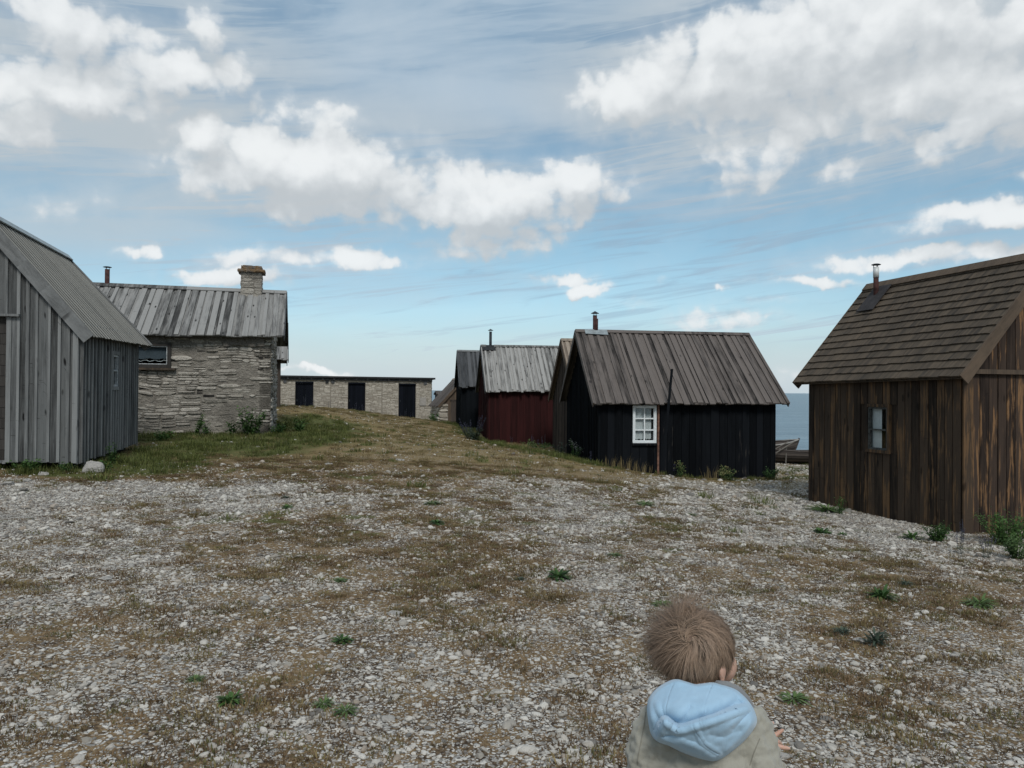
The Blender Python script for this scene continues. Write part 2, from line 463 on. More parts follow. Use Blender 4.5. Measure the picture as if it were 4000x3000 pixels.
# ------------------------------------------------------------------ ground sheet
def axis(fine0, fine1, df, out0, out1, grow=1.12):
    a = list(np.arange(fine0, fine1 + df / 2, df)); d = df
    while a[-1] < out1: d *= grow; a.append(min(a[-1] + d, out1))
    d = df; b = [a[0]]
    while b[-1] > out0: d *= grow; b.append(max(b[-1] - d, out0))
    return np.array(b[:0:-1] + a)
gx_ = axis(-11, 12, .09, -2500, 2500); gy_ = axis(1.5, 24, .09, -2500, 2500)
GX, GY = np.meshgrid(gx_, gy_, indexing='xy')
GZ = gz(GX, GY); Wt, Gr, Dr = zones(GX, GY)
nx, ny = len(gx_), len(gy_)
verts = np.stack([GX, GY, GZ], -1).reshape(-1, 3)
ii = (np.arange(ny - 1)[:, None] * nx + np.arange(nx - 1)[None]).ravel()
quads = np.stack([ii, ii + 1, ii + nx + 1, ii + nx], 1)
me = bpy.data.meshes.new('ground')
me.vertices.add(len(verts)); me.vertices.foreach_set('co', verts.astype(np.float32).ravel())
me.loops.add(quads.size); me.loops.foreach_set('vertex_index', quads.astype(np.int32).ravel())
me.polygons.add(len(quads)); me.polygons.foreach_set('loop_start', (np.arange(len(quads)) * 4).astype(np.int32))
me.polygons.foreach_set('loop_total', np.full(len(quads), 4, np.int32))
me.update(calc_edges=True); me.shade_smooth()
for nm, arr in (('white', Wt), ('green', Gr), ('dry', Dr)):
    a_ = me.attributes.new(nm, 'FLOAT', 'POINT'); a_.data.foreach_set('value', arr.astype(np.float32).ravel())
me.materials.append(mat_ground())
ground = bpy.data.objects.new('ground', me); COL.objects.link(ground); ground['kind'] = 'structure'

# ------------------------------------------------------------------ sea
def mat_sea():
    m, nt, p = newmat('sea water')
    co = geopos(nt)
    a = noise(nt, vmath(nt, 'MULTIPLY', co, (.35, 1, 1)), .9, 5, .62)
    b = noise(nt, vmath(nt, 'MULTIPLY', co, (.25, .7, 1)), .16, 4, .6)
    lk(nt, mixc(nt, b.ss(.3, .7), (.050, .105, .150), (.080, .150, .200)), p.inputs['Base Color'])
    bump(nt, p, a * .8 + b * 2.0, 1.0, .55)
    p.inputs['Roughness'].default_value = .28; p.inputs['IOR'].default_value = 1.33; p.inputs['Specular IOR Level'].default_value = .5
    return m
mb = MB(); Z = CZ - 3.0
xs = [-30000, -6000, -1200, -300, 0, 300, 1200, 6000, 30000]
for i in range(8):
    for j in range(8):
        b = len(mb.v)
        mb.v += [(xs[i], xs[j], Z), (xs[i+1], xs[j], Z), (xs[i+1], xs[j+1], Z), (xs[i], xs[j+1], Z)]
        mb.face([b, b+1, b+2, b+3], [(0,0),(1,0),(1,1),(0,1)])
sea = mb.build('sea', mat_sea()); sea['kind'] = 'structure'
# ------------------------------------------------------------------ wood, stone, metal
def mat_wood(name, dark, light, knots=0.6, worn=None, wornamt=0.0, moss=None, grainv=1.0, rough=.85, bl=1.0, rw=.42, spec=.3):
    """dark..light follow the grain and each board's own value; worn = bare patches"""
    m, nt, p = newmat(name)
    uv = uvco(nt); u, v, _ = sep(nt, uv); rn = attr(nt, 'rnd')
    uvb = vec(nt, u, v, rn * 37.0)
    grain = noise(nt, vec(nt, u * 95, v * 2.2 * grainv, rn * 37.0), 1.0, 5, .65, .6)
    fine = noise(nt, vec(nt, u * 320, v * 9, rn * 11.0), 1.0, 3, .6)
    blotch = noise(nt, vec(nt, u * 9, v * 1.3, rn * 23.0), 1.0, 5, .6)
    mid = noise(nt, vec(nt, u * 34, v * 1.1 * grainv, rn * 71.0), 1.0, 4, .62, .4)
    f = grain * .36 + mid * .42 + fine * .16 + blotch * .40 * bl + rn * rw * .8 - (.19 + .11 * bl + (rw - .42) * .4)
    c = mixc(nt, f.ss(.28, .72), dark, light)
    if worn:
        w = noise(nt, vec(nt, u * 22, v * 1.7, rn * 51.0), 1.0, 5, .64)
        wide = noise(nt, vec(nt, u * 1.2, v * .9, 4.0), 1.0, 3, .5)
        wf = (w * .9 + wide * .55 + rn * .10 - .29).ss(.60 - wornamt, .72 - wornamt)
        c = mixc(nt, wf, c, worn)
    if knots:
        k = voro(nt, vec(nt, u * 7.5, v * 2.6, rn * 19.0), 1.0)
        kk = voro(nt, vec(nt, u * 7.5, v * 2.6, rn * 19.0), 1.0, out='Color')
        kr = sep(nt, kk)[0]
        kf = k.ss(.09, .20).inv() * kr.ss(.35, .45) * knots
        tr_ = noise(nt, vec(nt, u * 5, v * 42, rn * 31.0), 1.0, 3, .6).ss(.62, .70) * noise(nt, vec(nt, u * 3, v * 1.6, rn * 3.0), 1.0, 2).ss(.48, .6) * knots
        kf = kf.max(tr_ * .8)
        c = mixc(nt, kf, c, tuple(x * .28 for x in dark))
    if moss:
        mf = noise(nt, vec(nt, u * 3, v * 2, 9.0), 1.0, 6, .7).ss(.56, .68)
        c = mixc(nt, mf * .7, c, moss)
    lk(nt, c, p.inputs['Base Color']); p.inputs['Roughness'].default_value = rough; p.inputs['Specular IOR Level'].default_value = spec
    bump(nt, p, grain * .7 + fine * .4 + blotch * .4, .55, .006)
    return m
M = {}
M['greywall'] = mat_wood('bluish grey weathered boards', (.016,.017,.017), (.120,.126,.127), knots=1.0, bl=1.1, rw=.30)
M['greytrim'] = mat_wood('pale grey weathered battens', (.060,.063,.064), (.205,.212,.212), knots=.7, bl=.9, rw=.3)
M['greyroof'] = mat_wood('warm grey ribbed roof boards', (.085,.083,.076), (.275,.268,.240), knots=.3, bl=1.0)
M['olddoor'] = mat_wood('dark old door boards', (.016,.015,.014), (.050,.046,.042), knots=0, rw=.2)
M['ribgap'] = mat_wood('shaded grey roof boards', (.022,.021,.019), (.060,.057,.051), knots=0)  # shade between the roof ribs put into a darker board colour
M['stoneroof'] = mat_wood('grey roof boards of the stone house', (.032,.032,.031), (.240,.238,.230), knots=1.0, bl=1.7, rw=.55)
M['darkroof'] = mat_wood('dark brown grey roof boards', (.0095,.0085,.0082), (.118,.102,.093), knots=.7, bl=1.7, rw=.55)
M['silverroof'] = mat_wood('silver grey roof boards', (.050,.050,.048), (.285,.28,.268), knots=1.0, bl=1.7, rw=.5)
M['tanroof'] = mat_wood('tan grey roof boards', (.12,.095,.075), (.27,.225,.18), knots=.4)
M['blackroof'] = mat_wood('tarred roof boards', (.012,.014,.016), (.075,.078,.082), knots=.6, bl=1.2)
M['tar'] = mat_wood('black tarred boards', (.0025,.0032,.0042), (.0075,.0090,.0115), knots=0, worn=(.040,.036,.033), wornamt=-.03, spec=.06)
M['tarplain'] = mat_wood('black tarred battened boards', (.0022,.0030,.0040), (.0075,.0095,.012), knots=0, spec=.06)
M['red'] = mat_wood('dark red painted boards', (.017,.0058,.0060), (.038,.0110,.0112), knots=0, spec=.1)
M['brownwall'] = mat_wood('dull brown boards', (.022,.018,.016), (.085,.068,.056), knots=.3)
M['brown'] = mat_wood('brown tarred boards with bare patches', (.0105,.0082,.0068), (.055,.040,.029), knots=.6, worn=(.125,.075,.040), wornamt=.095, bl=1.4, spec=.12)
M['browngable'] = mat_wood('brown tarred gable boards worn to orange wood', (.011,.0082,.0074), (.052,.037,.029), knots=.5, worn=(.19,.108,.054), wornamt=.085, bl=1.3, spec=.12)
M['shingle'] = mat_wood('brown board shingles', (.020,.017,.014), (.105,.080,.056), knots=0, rw=.30, worn=(.17,.115,.072), wornamt=-.075)
M['browntrim'] = mat_wood('brown weathered trim', (.030,.024,.019), (.110,.080,.056), knots=.3)
M['doorwood'] = mat_wood('black plank door', (.0035,.0045,.0065), (.0070,.0085,.013), knots=0, spec=.05)
M['post'] = mat_wood('grey driftwood', (.05,.045,.04), (.19,.175,.155), knots=.4)
M['boat'] = mat_wood('old boat planks', (.018,.015,.014), (.095,.080,.072), knots=.2, worn=(.26,.25,.24), wornamt=-.02)
M['boatwhite'] = mat_wood('bleached boat planks', (.10,.09,.085), (.36,.35,.33), knots=.2)
M['reddrain'] = flat('reddish brown board edge', (.16,.085,.062), .85, var=.4, scale=14)
M['white'] = flat('white window paint', (.62,.66,.68), .55, var=.10, scale=30)
M['greypaint'] = flat('grey worn window paint', (.045,.048,.046), .8, var=.5, scale=26)
M['oldwhite'] = flat('worn pale window paint', (.30,.32,.33), .7, var=.35, scale=30)
M['rust'] = flat('rust red stove pipe', (.050,.022,.020), .85, 0, .45, 14)
M['darkpipe'] = flat('dark painted stove pipe', (.022,.028,.036), .6, .4, .4, 14)
M['zinc'] = flat('weathered zinc sheet', (.30,.34,.35), .5, .5, .2, 9)
M['whitepipe'] = flat('pale pipe section', (.56,.58,.58), .5, .1, .08, 14)
M['felt'] = flat('black roofing felt', (.020,.021,.023), .85, 0, .35, 12)
M['feltbrown'] = flat('dark brown roofing sheet', (.030,.027,.028), .8, 0, .3, 12)
M['plasterpatch'] = flat('grey plaster patch', (.27,.255,.235), .9, 0, .12, 6, .3)
M['dark'] = flat('dark wood and crack shade', (.012,.011,.010), .9)  # footing wood; also paints the shade of deep cracks in rubble walls

def mat_stone(name, a, b, moss=None, patch=None):
    m, nt, p = newmat(name)
    co = geopos(nt); rn = attr(nt, 'rnd')
    n1 = noise(nt, co, 5, 5, .6); n2 = noise(nt, co, 38, 5, .65); n3 = noise(nt, co, 1.1, 4, .6)
    f = n1 * .35 + n2 * .35 + rn * .55 - .12
    c = mixc(nt, f.ss(.25, .80), a, b)
    c = mixc(nt, n3.ss(.56, .74) * .5, c, tuple(x * .55 for x in a))
    if patch:
        c = mixc(nt, noise(nt, co, 1.9, 5, .62).ss(.50, .60) * .75, c, mixc(nt, n2, tuple(x * .75 for x in patch), patch))
    if moss:
        c = mixc(nt, n1.ss(.42, .62) * .9, c, moss)
    lk(nt, c, p.inputs['Base Color']); bump(nt, p, n2 * .6 + n1 * .7 + noise(nt, co, 14, 4, .65) * 1.3, 1.0, .045)
    p.inputs['Roughness'].default_value = .93
    return m
M['stone'] = mat_stone('grey limestone rubble', (.195,.180,.156), (.47,.44,.39), patch=(.36,.335,.29))
M['stonelight'] = mat_stone('pale limestone quoins', (.19,.175,.16), (.46,.435,.40))
M['mortar'] = mat_stone('dark mortar', (.145,.132,.114), (.34,.315,.272), patch=(.33,.305,.265))
M['shedstone'] = mat_stone('pale limestone courses', (.30,.27,.225), (.58,.54,.47))
M['shedmortar'] = mat_stone('shed joints', (.20,.18,.15), (.32,.29,.24))
M['lichen'] = mat_stone('lichened limestone', (.13,.115,.10), (.32,.28,.24), moss=(.20,.125,.060))
M['render'] = mat_stone('smooth grey plaster', (.125,.115,.10), (.20,.185,.165))
M['rock'] = mat_stone('pale field stone', (.36,.345,.32), (.72,.70,.66))

def mat_glass():
    m = bpy.data.materials.new('window glass'); m.use_nodes = True; nt = m.node_tree; nt.nodes.clear()
    o = nt.nodes.new('ShaderNodeOutputMaterial'); mx = nt.nodes.new('ShaderNodeMixShader')
    t = nt.nodes.new('ShaderNodeBsdfTransparent'); gl = nt.nodes.new('ShaderNodeBsdfGlossy')
    gl.inputs['Roughness'].default_value = .05; t.inputs[0].default_value = (.86, .9, .9, 1)
    fr = nt.nodes.new('ShaderNodeFresnel'); fr.inputs[0].default_value = 1.22
    nt.links.new(fr.outputs[0], mx.inputs[0]); nt.links.new(t.outputs[0], mx.inputs[1]); nt.links.new(gl.outputs[0], mx.inputs[2])
    nt.links.new(mx.outputs[0], o.inputs[0]); return m
M['glass'] = mat_glass()
M['curtain'] = flat('white net curtain', (.50,.52,.53), .9, 0, .08, 20)
M['lacecloth'] = flat('dim lace', (.055,.070,.085), .9, 0, .1, 20)

# ------------------------------------------------------------------ carpentry
def bx(mb, P, u0, u1, a0, b0, a1, b1, h0, h1, rnd=None, m=0):
    """box on a mapped surface P(u, v, h); at u0 it spans a0..b0, at u1 a1..b1"""
    if rnd is None: rnd = random.random()
    pts = [P(u0,a0,h0),P(u1,a1,h0),P(u1,b1,h0),P(u0,b0,h0),P(u0,a0,h1),P(u1,a1,h1),P(u1,b1,h1),P(u0,b0,h1)]
    mb.hexa(pts, rnd, (random.random() * 20, random.random() * 20), m)

def spans(lo, hi, u0, u1, holes):
    seg = [(lo, hi)]
    for (a, b, c, d) in holes:
        if b <= u0 + 1e-4 or a >= u1 - 1e-4: continue
        ns = []
        for (x, y) in seg:
            if d <= x or c >= y: ns.append((x, y)); continue
            if c > x: ns.append((x, c))
            if d < y: ns.append((d, y))
        seg = ns
    return seg

def clad(mb, P, U0, U1, bot, top, holes=(), style='batten', bw=.14, bat=.045, gap=.006, jit=.012, m=0, mbat=0, backm=0, batth=.022):
    """vertical board cladding between U0 and U1 of a mapped wall"""
    cuts = sorted(set([U0, U1] + [h[0] for h in holes] + [h[1] for h in holes] + list(np.arange(U0 + .3, U1, .3))))
    cuts = [c for c in cuts if U0 <= c <= U1]
    for a, b in zip(cuts[:-1], cuts[1:]):
        if b - a < 1e-3: continue
        mid = (a + b) / 2
        for lo, hi in spans(bot(mid), min(top(a), top(b)), a, b, holes):
            if hi - lo > .01: bx(mb, P, a, b, lo, hi, lo, hi, -.05, 0, .25, backm)
    u = U0; edges = []
    while u < U1 - bw * .4:
        w = bw * random.uniform(.8, 1.2); e = min(u + w, U1)
        if U1 - e < bw * .4: e = U1
        mid = (u + e) / 2; j = random.uniform(-jit, jit); r = random.random()
        th = .022 + random.uniform(-.004, .004)
        for lo, hi in spans(bot(mid) + j, 99, u, e, holes):
            t0 = min(hi, top(u)); t1 = min(hi, top(e))
            if min(t0, t1) - lo > .01: bx(mb, P, u + gap / 2, e - gap / 2, lo, t0, lo, t1, 0, th, r, m)
        edges.append(e); u = e
    if style == 'batten':
        for e in [U0] + edges:
            w = bat * random.uniform(.85, 1.15); a = max(U0, e - w / 2); b = min(U1, e + w / 2); r = random.random()
            for lo, hi in spans(bot(e) + random.uniform(-jit, jit), 99, a, b, holes):
                t0 = min(hi, top(a)); t1 = min(hi, top(b))
                if min(t0, t1) - lo > .01: bx(mb, P, a, b, lo, t0, lo, t1, .0255, .0255 + batth, r, mbat)

def roofing(mb, P, s0, s1, style='lap', bw=.15, jit=.02, m=0, lenv=None):
    """boards running from the eave (v=0) to the ridge (v=1)"""
    s = s0; k = 0
    if style == 'rib':
        while s < s1 - .01:
            w = bw * random.uniform(.9, 1.1); e = min(s + w, s1)
            if s1 - e < bw * .4: e = s1
            r = random.random()
            bx(mb, P, s, e - .003, random.uniform(-jit, jit) * .3, 1, random.uniform(-jit, jit) * .3, 1, -.02, .004, r, 1)
            bx(mb, P, s, s + w * .42, -jit * random.uniform(0, .6), 1, -jit * random.uniform(0, .6), 1, .0045, .011, r * .35 + .65, m)
            s = e
        return
    edges = [s0]
    while s < s1 - .01:
        w = bw * random.uniform(.78, 1.22); e = min(s + w, s1)
        if s1 - e < bw * .4: e = s1
        j = random.uniform(-jit, jit)
        bx(mb, P, s + .002, e - .002, j, 1, j, 1, -.02, .003, random.random() * .8, m)
        edges.append(e); s = e
    for e in edges[::1]:
        w = bw * random.uniform(.38, .80); a = max(s0, e - w / 2); b = min(s1, e + w / 2)
        j = random.uniform(-jit, jit) - .008; lift = random.uniform(0, .008)
        bx(mb, P, a, b, j, 1, j, 1, .005 + lift * .2, .028 + lift, random.random() * .75 + .2, m)

def shingles(mb, P, s0, s1, rows, slope, bw=.14, m=0):
    for k in range(rows):
        v0 = k / rows; v1 = min(1.0, (k + 1.35) / rows); s = s0 - random.random() * bw
        while s < s1:
            w = bw * random.uniform(.6, 1.35); a = max(s, s0); b = min(s + w, s1)
            if b - a > .01:
                j = random.uniform(-.003, .003); l = random.uniform(0, .005)
                pts = [P(a, v0 + j, .004), P(b, v0 + j, .004), P(b, v1, -.018), P(a, v1, -.018),
                       P(a, v0 + j, .030 + l), P(b, v0 + j, .030 + l), P(b, v1, .004), P(a, v1, .004)]
                mb.hexa(pts, .2 + random.random() * .45 + (.25 if b > s1 - .9 and random.random() < .6 else 0), (random.random() * 20, random.random() * 20), m)
            s += w + .003
    # underside boarding
    s = s0
    while s < s1 - .01:
        e = min(s + .2, s1); bx(mb, P, s, e, .004, .995, .004, .995, -.045, -.0185, random.random() * .4, m); s = e

def stones(mb, P, u0, u1, v0, v1, mean=(.30, .085), seed=1, dep=(.008, .045), jit=.012, holes=(), wobble=.03, m=0, minv=.035):
    rr = random.Random(seed); cells = []
    def split(a, b, c, d, dpt):
        w, h = b - a, d - c
        big = rr.random() ** 2 * 1.9
        if (w < mean[0] * (.7 + big) and h < mean[1] * (.6 + 1.2 * big)) or (h < minv * 1.6 and w < mean[0] * 2):
            cells.append((a, b, c, d)); return
        if h > minv * 1.6 and (h / mean[1] > w / mean[0] * rr.uniform(.7, 1.4) or w < mean[0] * .5):
            t = c + h * rr.uniform(.35, .65); split(a, b, c, t, dpt + 1); split(a, b, t, d, dpt + 1)
        else:
            t = a + w * rr.uniform(.35, .65); split(a, t, c, d, dpt + 1); split(t, b, c, d, dpt + 1)
    rects = [(u0, u1, v0, v1)]
    for (a, b, c, d) in holes:
        nr = []
        for (x0, x1, y0, y1) in rects:
            if b <= x0 or a >= x1 or d <= y0 or c >= y1: nr.append((x0, x1, y0, y1)); continue
            if c > y0: nr.append((x0, x1, y0, c))
            if d < y1: nr.append((x0, x1, d, y1))
            if a > x0: nr.append((x0, a, max(c, y0), min(d, y1)))
            if b < x1: nr.append((b, x1, max(c, y0), min(d, y1)))
        rects = nr
    for rc in rects: split(*rc, 0)
    for (a, b, c, d) in cells:
        w, h = b - a, d - c
        if w < .02 or h < .015: continue
        if wobble > .05 and w < .45 and float(fbm(np.array([(a + b) / 2]), np.array([(c + d) * 1.3]), 1.5, seed + 9, 3)[0]) > .56:
            if rr.random() < .72: continue
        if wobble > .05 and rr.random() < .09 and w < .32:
            bx(mb, P, a + w * .15, b - w * .1, c + h * .2, d - h * .25, c + h * .1, d - h * .2, .001, .004, 0, 2); continue  # near-black patch, shade of a deep crack put into colour
        g_ = .001 + (.012 if rr.random() < .22 else .004) * rr.random(); t = rr.uniform(*dep) * (.5 if h < .05 else 1); r = rr.random()
        chx = min(w * .3, h * 1.3) * rr.uniform(.35, 1.0); chy = h * rr.uniform(.18, .45)
        def wob(u, v):
            return (u + (float(vnoise(u, v, 3.1, seed)) - .5) * wobble, v + (float(vnoise(u, v, 1.7, seed + 4)) - .5) * wobble * 1.6)
        ring = [(a + g_ + chx, c + g_), (b - g_ - chx, c + g_), (b - g_, c + g_ + chy), (b - g_, d - g_ - chy),
                (b - g_ - chx * .8, d - g_), (a + g_ + chx * .9, d - g_), (a + g_, d - g_ - chy), (a + g_, c + g_ + chy)]
        ring = [(x + rr.uniform(-jit, jit) * min(1, w * 6) * .5, y + rr.uniform(-jit, jit) * min(1, h * 8) * .35) for x, y in ring]
        cx, cy = (a + b) / 2, (c + d) / 2
        tx, ty = rr.uniform(-.04, .04), rr.uniform(-.12, .12)
        b0 = len(mb.v)
        for x, y in ring: mb.v.append(tuple(P(*wob(x, y), -.01)))
        for x, y in ring:
            x2 = cx + (x - cx) * .93; y2 = cy + (y - cy) * .80
            mb.v.append(tuple(P(*wob(x2, y2), max(.003, t * .85 + (x2 - cx) * tx + (y2 - cy) * ty))))
        for x, y in ring:
            x2 = cx + (x - cx) * .6; y2 = cy + (y - cy) * .45
            mb.v.append(tuple(P(*wob(x2, y2), max(.004, t * 1.1 + (x2 - cx) * tx + (y2 - cy) * ty))))
        for L in (0, 1):
            for k in range(8):
                k2 = (k + 1) % 8
                mb.face([b0 + L*8 + k, b0 + L*8 + k2, b0 + L*8 + 8 + k2, b0 + L*8 + 8 + k], [(0, 0)] * 4, r, m)
        mb.face([b0 + 16 + k for k in range(8)], [(0, 0)] * 8, r, m)

def window(P, parent, u0, u1, v0, v1, cols, rows, mframe, msash, fw=.05, sw=.03, curtain=None, proud=.045, name='window', bar=.022, split=None):
    mb = MB()
    # casing
    bx(mb, P, u0 - fw, u0, v0 - fw, v1 + fw, v0 - fw, v1 + fw, -.03, proud)
    bx(mb, P, u1, u1 + fw, v0 - fw, v1 + fw, v0 - fw, v1 + fw, -.03, proud)
    bx(mb, P, u0, u1, v0 - fw, v0, v0 - fw, v0, -.03, proud + .002)
    bx(mb, P, u0, u1, v1, v1 + fw, v1, v1 + fw, -.03, proud + .002)
    win = mb.build(name, mframe, parent)
    ms = MB(); h0, h1 = -.02, proud - .014
    e = .001
    bx(ms, P, u0 + e, u0 + sw, v0 + e, v1 - e, v0 + e, v1 - e, h0, h1)
    bx(ms, P, u1 - sw, u1 - e, v0 + e, v1 - e, v0 + e, v1 - e, h0, h1)
    bx(ms, P, u0 + sw, u1 - sw, v0 + e, v0 + sw, v0 + e, v0 + sw, h0, h1 - .002)
    bx(ms, P, u0 + sw, u1 - sw, v1 - sw, v1 - e, v1 - sw, v1 - e, h0, h1 - .002)
    for i in range(1, cols):
        x = u0 + (u1 - u0) * i / cols
        bx(ms, P, x - bar / 2, x + bar / 2, v0 + sw, v1 - sw, v0 + sw, v1 - sw, h0 + .004, h1 - .004)
    for j in range(1, rows):
        y = v0 + (v1 - v0) * (j / rows if split is None else split)
        for i in range(cols):
            xa = u0 + (u1 - u0) * i / cols + (sw if i == 0 else bar / 2); xb = u0 + (u1 - u0) * (i + 1) / cols - (sw if i == cols - 1 else bar / 2)
            bx(ms, P, xa, xb, y - bar / 2, y + bar / 2, y - bar / 2, y + bar / 2, h0 + .006, h1 - .006)
    ms.build('sash', msash, win)
    mg = MB(); b = len(mg.v); h = -.004
    mg.v += [tuple(P(u0 + .01, v0 + .01, h)), tuple(P(u1 - .01, v0 + .01, h)), tuple(P(u1 - .01, v1 - .01, h)), tuple(P(u0 + .01, v1 - .01, h))]
    mg.face([0, 1, 2, 3], [(0, 0), (1, 0), (1, 1), (0, 1)]); mg.build('pane', M['glass'], win)
    if curtain:
        for (ca, cb, cv0, cv1, mat, amp) in curtain:
            mc = MB(); N = 36
            for i in range(N + 1):
                uu = ca + (cb - ca) * i / N
                hh = -.034 + amp * .5 * math.sin(i * 1.15 + math.sin(i * .4) * 1.5)
                for vv in (cv0 + .012 * math.sin(i * .45), cv1): mc.v.append(tuple(P(uu, vv, hh)))
            for i in range(N): mc.face([2*i, 2*i+2, 2*i+3, 2*i+1], [(0,0),(1,0),(1,1),(0,1)])
            mc.build('curtain', mat, win, smooth=True)
    return win
# ------------------------------------------------------------------ huts
class Hut:
    def __init__(s, name, label, cat, A, ang, W, L, zb, ze0, ze1, zr0, zr1, oe=.2, og0=.15, og1=.15, away='right', sag=0.0):
        """A: plan corner; e runs along the eave wall, g across to the far eave wall. ang in degrees from +Y"""
        s.e = Vector((math.sin(R(ang)), math.cos(R(ang)), 0))
        s.g = Vector((-s.e.y, s.e.x, 0)) if away == 'left' else Vector((s.e.y, -s.e.x, 0))
        s.A = Vector((A[0], A[1], 0)); s.W, s.L = W, L
        s.ze0, s.ze1, s.zr0, s.zr1, s.oe, s.og0, s.og1, s.sag = ze0, ze1, zr0, zr1, oe, og0, og1, sag
        s.lift = zb
        c = s.A + s.e * L / 2 + s.g * W / 2
        s.root = empty(name, (c.x, c.y, gzf(c.x, c.y)), label, cat)
    def pt(s, a, t, z): q = s.A + s.e * a + s.g * t; return Vector((q.x, q.y, z))
    def ground(s, a, t): q = s.A + s.e * a + s.g * t; return gzf(q.x, q.y)
    def ze(s, a): return s.ze0 + (s.ze1 - s.ze0) * a / s.L
    def zr(s, a): return s.zr0 + (s.zr1 - s.zr0) * a / s.L - s.sag * math.sin(math.pi * min(1, max(0, a / s.L)))
    def roofz(s, a, t):
        if t > s.W / 2: t = s.W - t
        return s.ze(a) + (s.zr(a) - s.ze(a)) * (t + s.oe) / (s.W / 2 + s.oe)
    def P_front(s): return lambda u, v, h: s.pt(u, -h, v)
    def P_back(s): return lambda u, v, h: s.pt(u, s.W + h, v)
    def P_g0(s): return lambda u, v, h: s.pt(-h, u, v)
    def P_g1(s): return lambda u, v, h: s.pt(s.L + h, u, v)
    def P_roof(s, side=0):
        run = s.W / 2 + s.oe; rise = s.zr(s.L / 2) - s.ze(s.L / 2); n = math.hypot(run, rise); nh, nv = rise / n, run / n
        def P(a, w, h):
            t = -s.oe + run * w; z = s.ze(a) + (s.zr(a) - s.ze(a)) * w
            t -= nh * h; z += nv * h
            if side: t = s.W - t
            return s.pt(a, t, z)
        return P
    def roof_len(s): return math.hypot(s.W / 2 + s.oe, s.zr(0) - s.ze(0))
    def walls(s, mf, mg=None, style='batten', bw=.14, bat=.045, holes={}, lift=None, gstyle=None, faces='fblr', jit=.012, name='wall', gap=.006, batth=.022, mbat=None):
        mg = mg or mf; lift = s.lift if lift is None else lift
        spec = {'f': (s.P_front(), s.L, lambda u: s.ground(u, 0), lambda u: s.roofz(u, 0) - .035),
                'b': (s.P_back(), s.L, lambda u: s.ground(u, s.W), lambda u: s.roofz(u, s.W) - .035),
                'l': (s.P_g0(), s.W, lambda u: s.ground(0, u), lambda u: s.roofz(0, u) - .035),
                'r': (s.P_g1(), s.W, lambda u: s.ground(s.L, u), lambda u: s.roofz(s.L, u) - .035)}
        res = {}
        for k in faces:
            P, U, bo, to = spec[k]; mb = MB(); mat = mf if k in 'fb' else mg
            lo = (lambda u, bo=bo: bo(u) + lift)
            parts = [(0, U)] if k in 'fb' else [(0, U / 2), (U / 2, U)]
            for a, b in parts:
                clad(mb, P, a, b, lo, to, holes.get(k, ()), style if k in 'fb' else (gstyle or style), bw, bat, jit=jit, gap=gap, batth=batth, mbat=1 if mbat else 0)
            res[k] = mb.build(name, [mat, mbat] if mbat else mat, s.root)
        return res
    def roof(s, mat, style='lap', bw=.15, jit=.02, capmat=None, barge=None, rows=14, capw=.11, capskip=None, bargew=.13, capth=.022, corner=True):
        mb = MB()
        for side in (0, 1):
            P = s.P_roof(side)
            if style == 'shingle': shingles(mb, P, -s.og0, s.L + s.og1, rows, s.roof_len(), bw)
            else:
                roofing(mb, P, -s.og0, s.L + s.og1, style, bw, jit)
                # sarking under the boards
                bx(mb, P, -s.og0 + .01, s.L + s.og1 - .01, .012, .99, .012, .99, -.042, -.0205, .2)
        r = mb.build('roof', mat, s.root)
        mc = MB(); rl = s.roof_len(); cw = capw / rl
        sp = [(-s.og0 - .01, s.L + s.og1 + .01)]
        if capskip: sp = [(sp[0][0], capskip[0]), (capskip[1], sp[0][1])]
        hh = .032 if style != 'rib' else .03
        for a, b in sp:
            n = max(1, int((b - a) / 2.2)); xs_ = [a + (b - a) * i / n for i in range(n + 1)]
            for x0, x1 in zip(xs_[:-1], xs_[1:]):
                for side in (0, 1):
                    bx(mc, s.P_roof(side), x0, x1 - .002, 1 - cw, 1 + .018 / rl * (1 - side), 1 - cw, 1 + .018 / rl * (1 - side), hh, hh + capth)
        mc.build('ridge_cap', capmat or mat, r)
        if barge:
            for sgn, a in ((-1, -s.og0), (1, s.L + s.og1)):
                mbb = MB(); w = .024
                for side in (0, 1):
                    P = s.P_roof(side)
                    a0, a1 = (a - w, a - .001) if sgn < 0 else (a + .001, a + w)
                    n = 5
                    for k in range(n):
                        bx(mbb, P, a0, a1, k / n, (k + 1) / n, k / n, (k + 1) / n, -bargew, .028, .5)
                mbb.build('barge_board', barge, r)
        return r
    def pipe(s, a, t, z0, z1, rad, mat, mcap, top=None, cap='cone', parent=None, tilt=0):
        c = s.pt(a, t, 0); mb = MB()
        mb.tube([(c.x, c.y, z0), (c.x + tilt, c.y, z1)], rad, 14)
        o = mb.build('chimney_pipe', mat, s.root, smooth=True)
        mk = MB()
        if top:
            mt = MB(); mt.tube([(c.x + tilt, c.y, top[0]), (c.x + tilt, c.y, top[1])], rad * 1.12, 14); mt.build('pipe_section', top[2], o, smooth=True)
        x = c.x + tilt; R_ = rad
        for k in range(3):
            an = k * 2.09 + .4
            mk.tube([(x + math.cos(an) * R_ * .9, c.y + math.sin(an) * R_ * .9, z1 - .02), (x + math.cos(an) * R_ * .9, c.y + math.sin(an) * R_ * .9, z1 + .055)], .006, 5)
        if cap == 'cone': mk.lathe((x, c.y, z1 + .045), [(R_ * 1.95, 0), (R_ * 2.0, .006), (R_ * .9, .035), (.004, .062)], 16)
        else: mk.lathe((x, c.y, z1 + .045), [(R_ * 1.6, 0), (R_ * 1.85, .008), (R_ * 1.1, .022), (.004, .028)], 16)
        mk.build('chimney_cap', mcap, o)
        return o

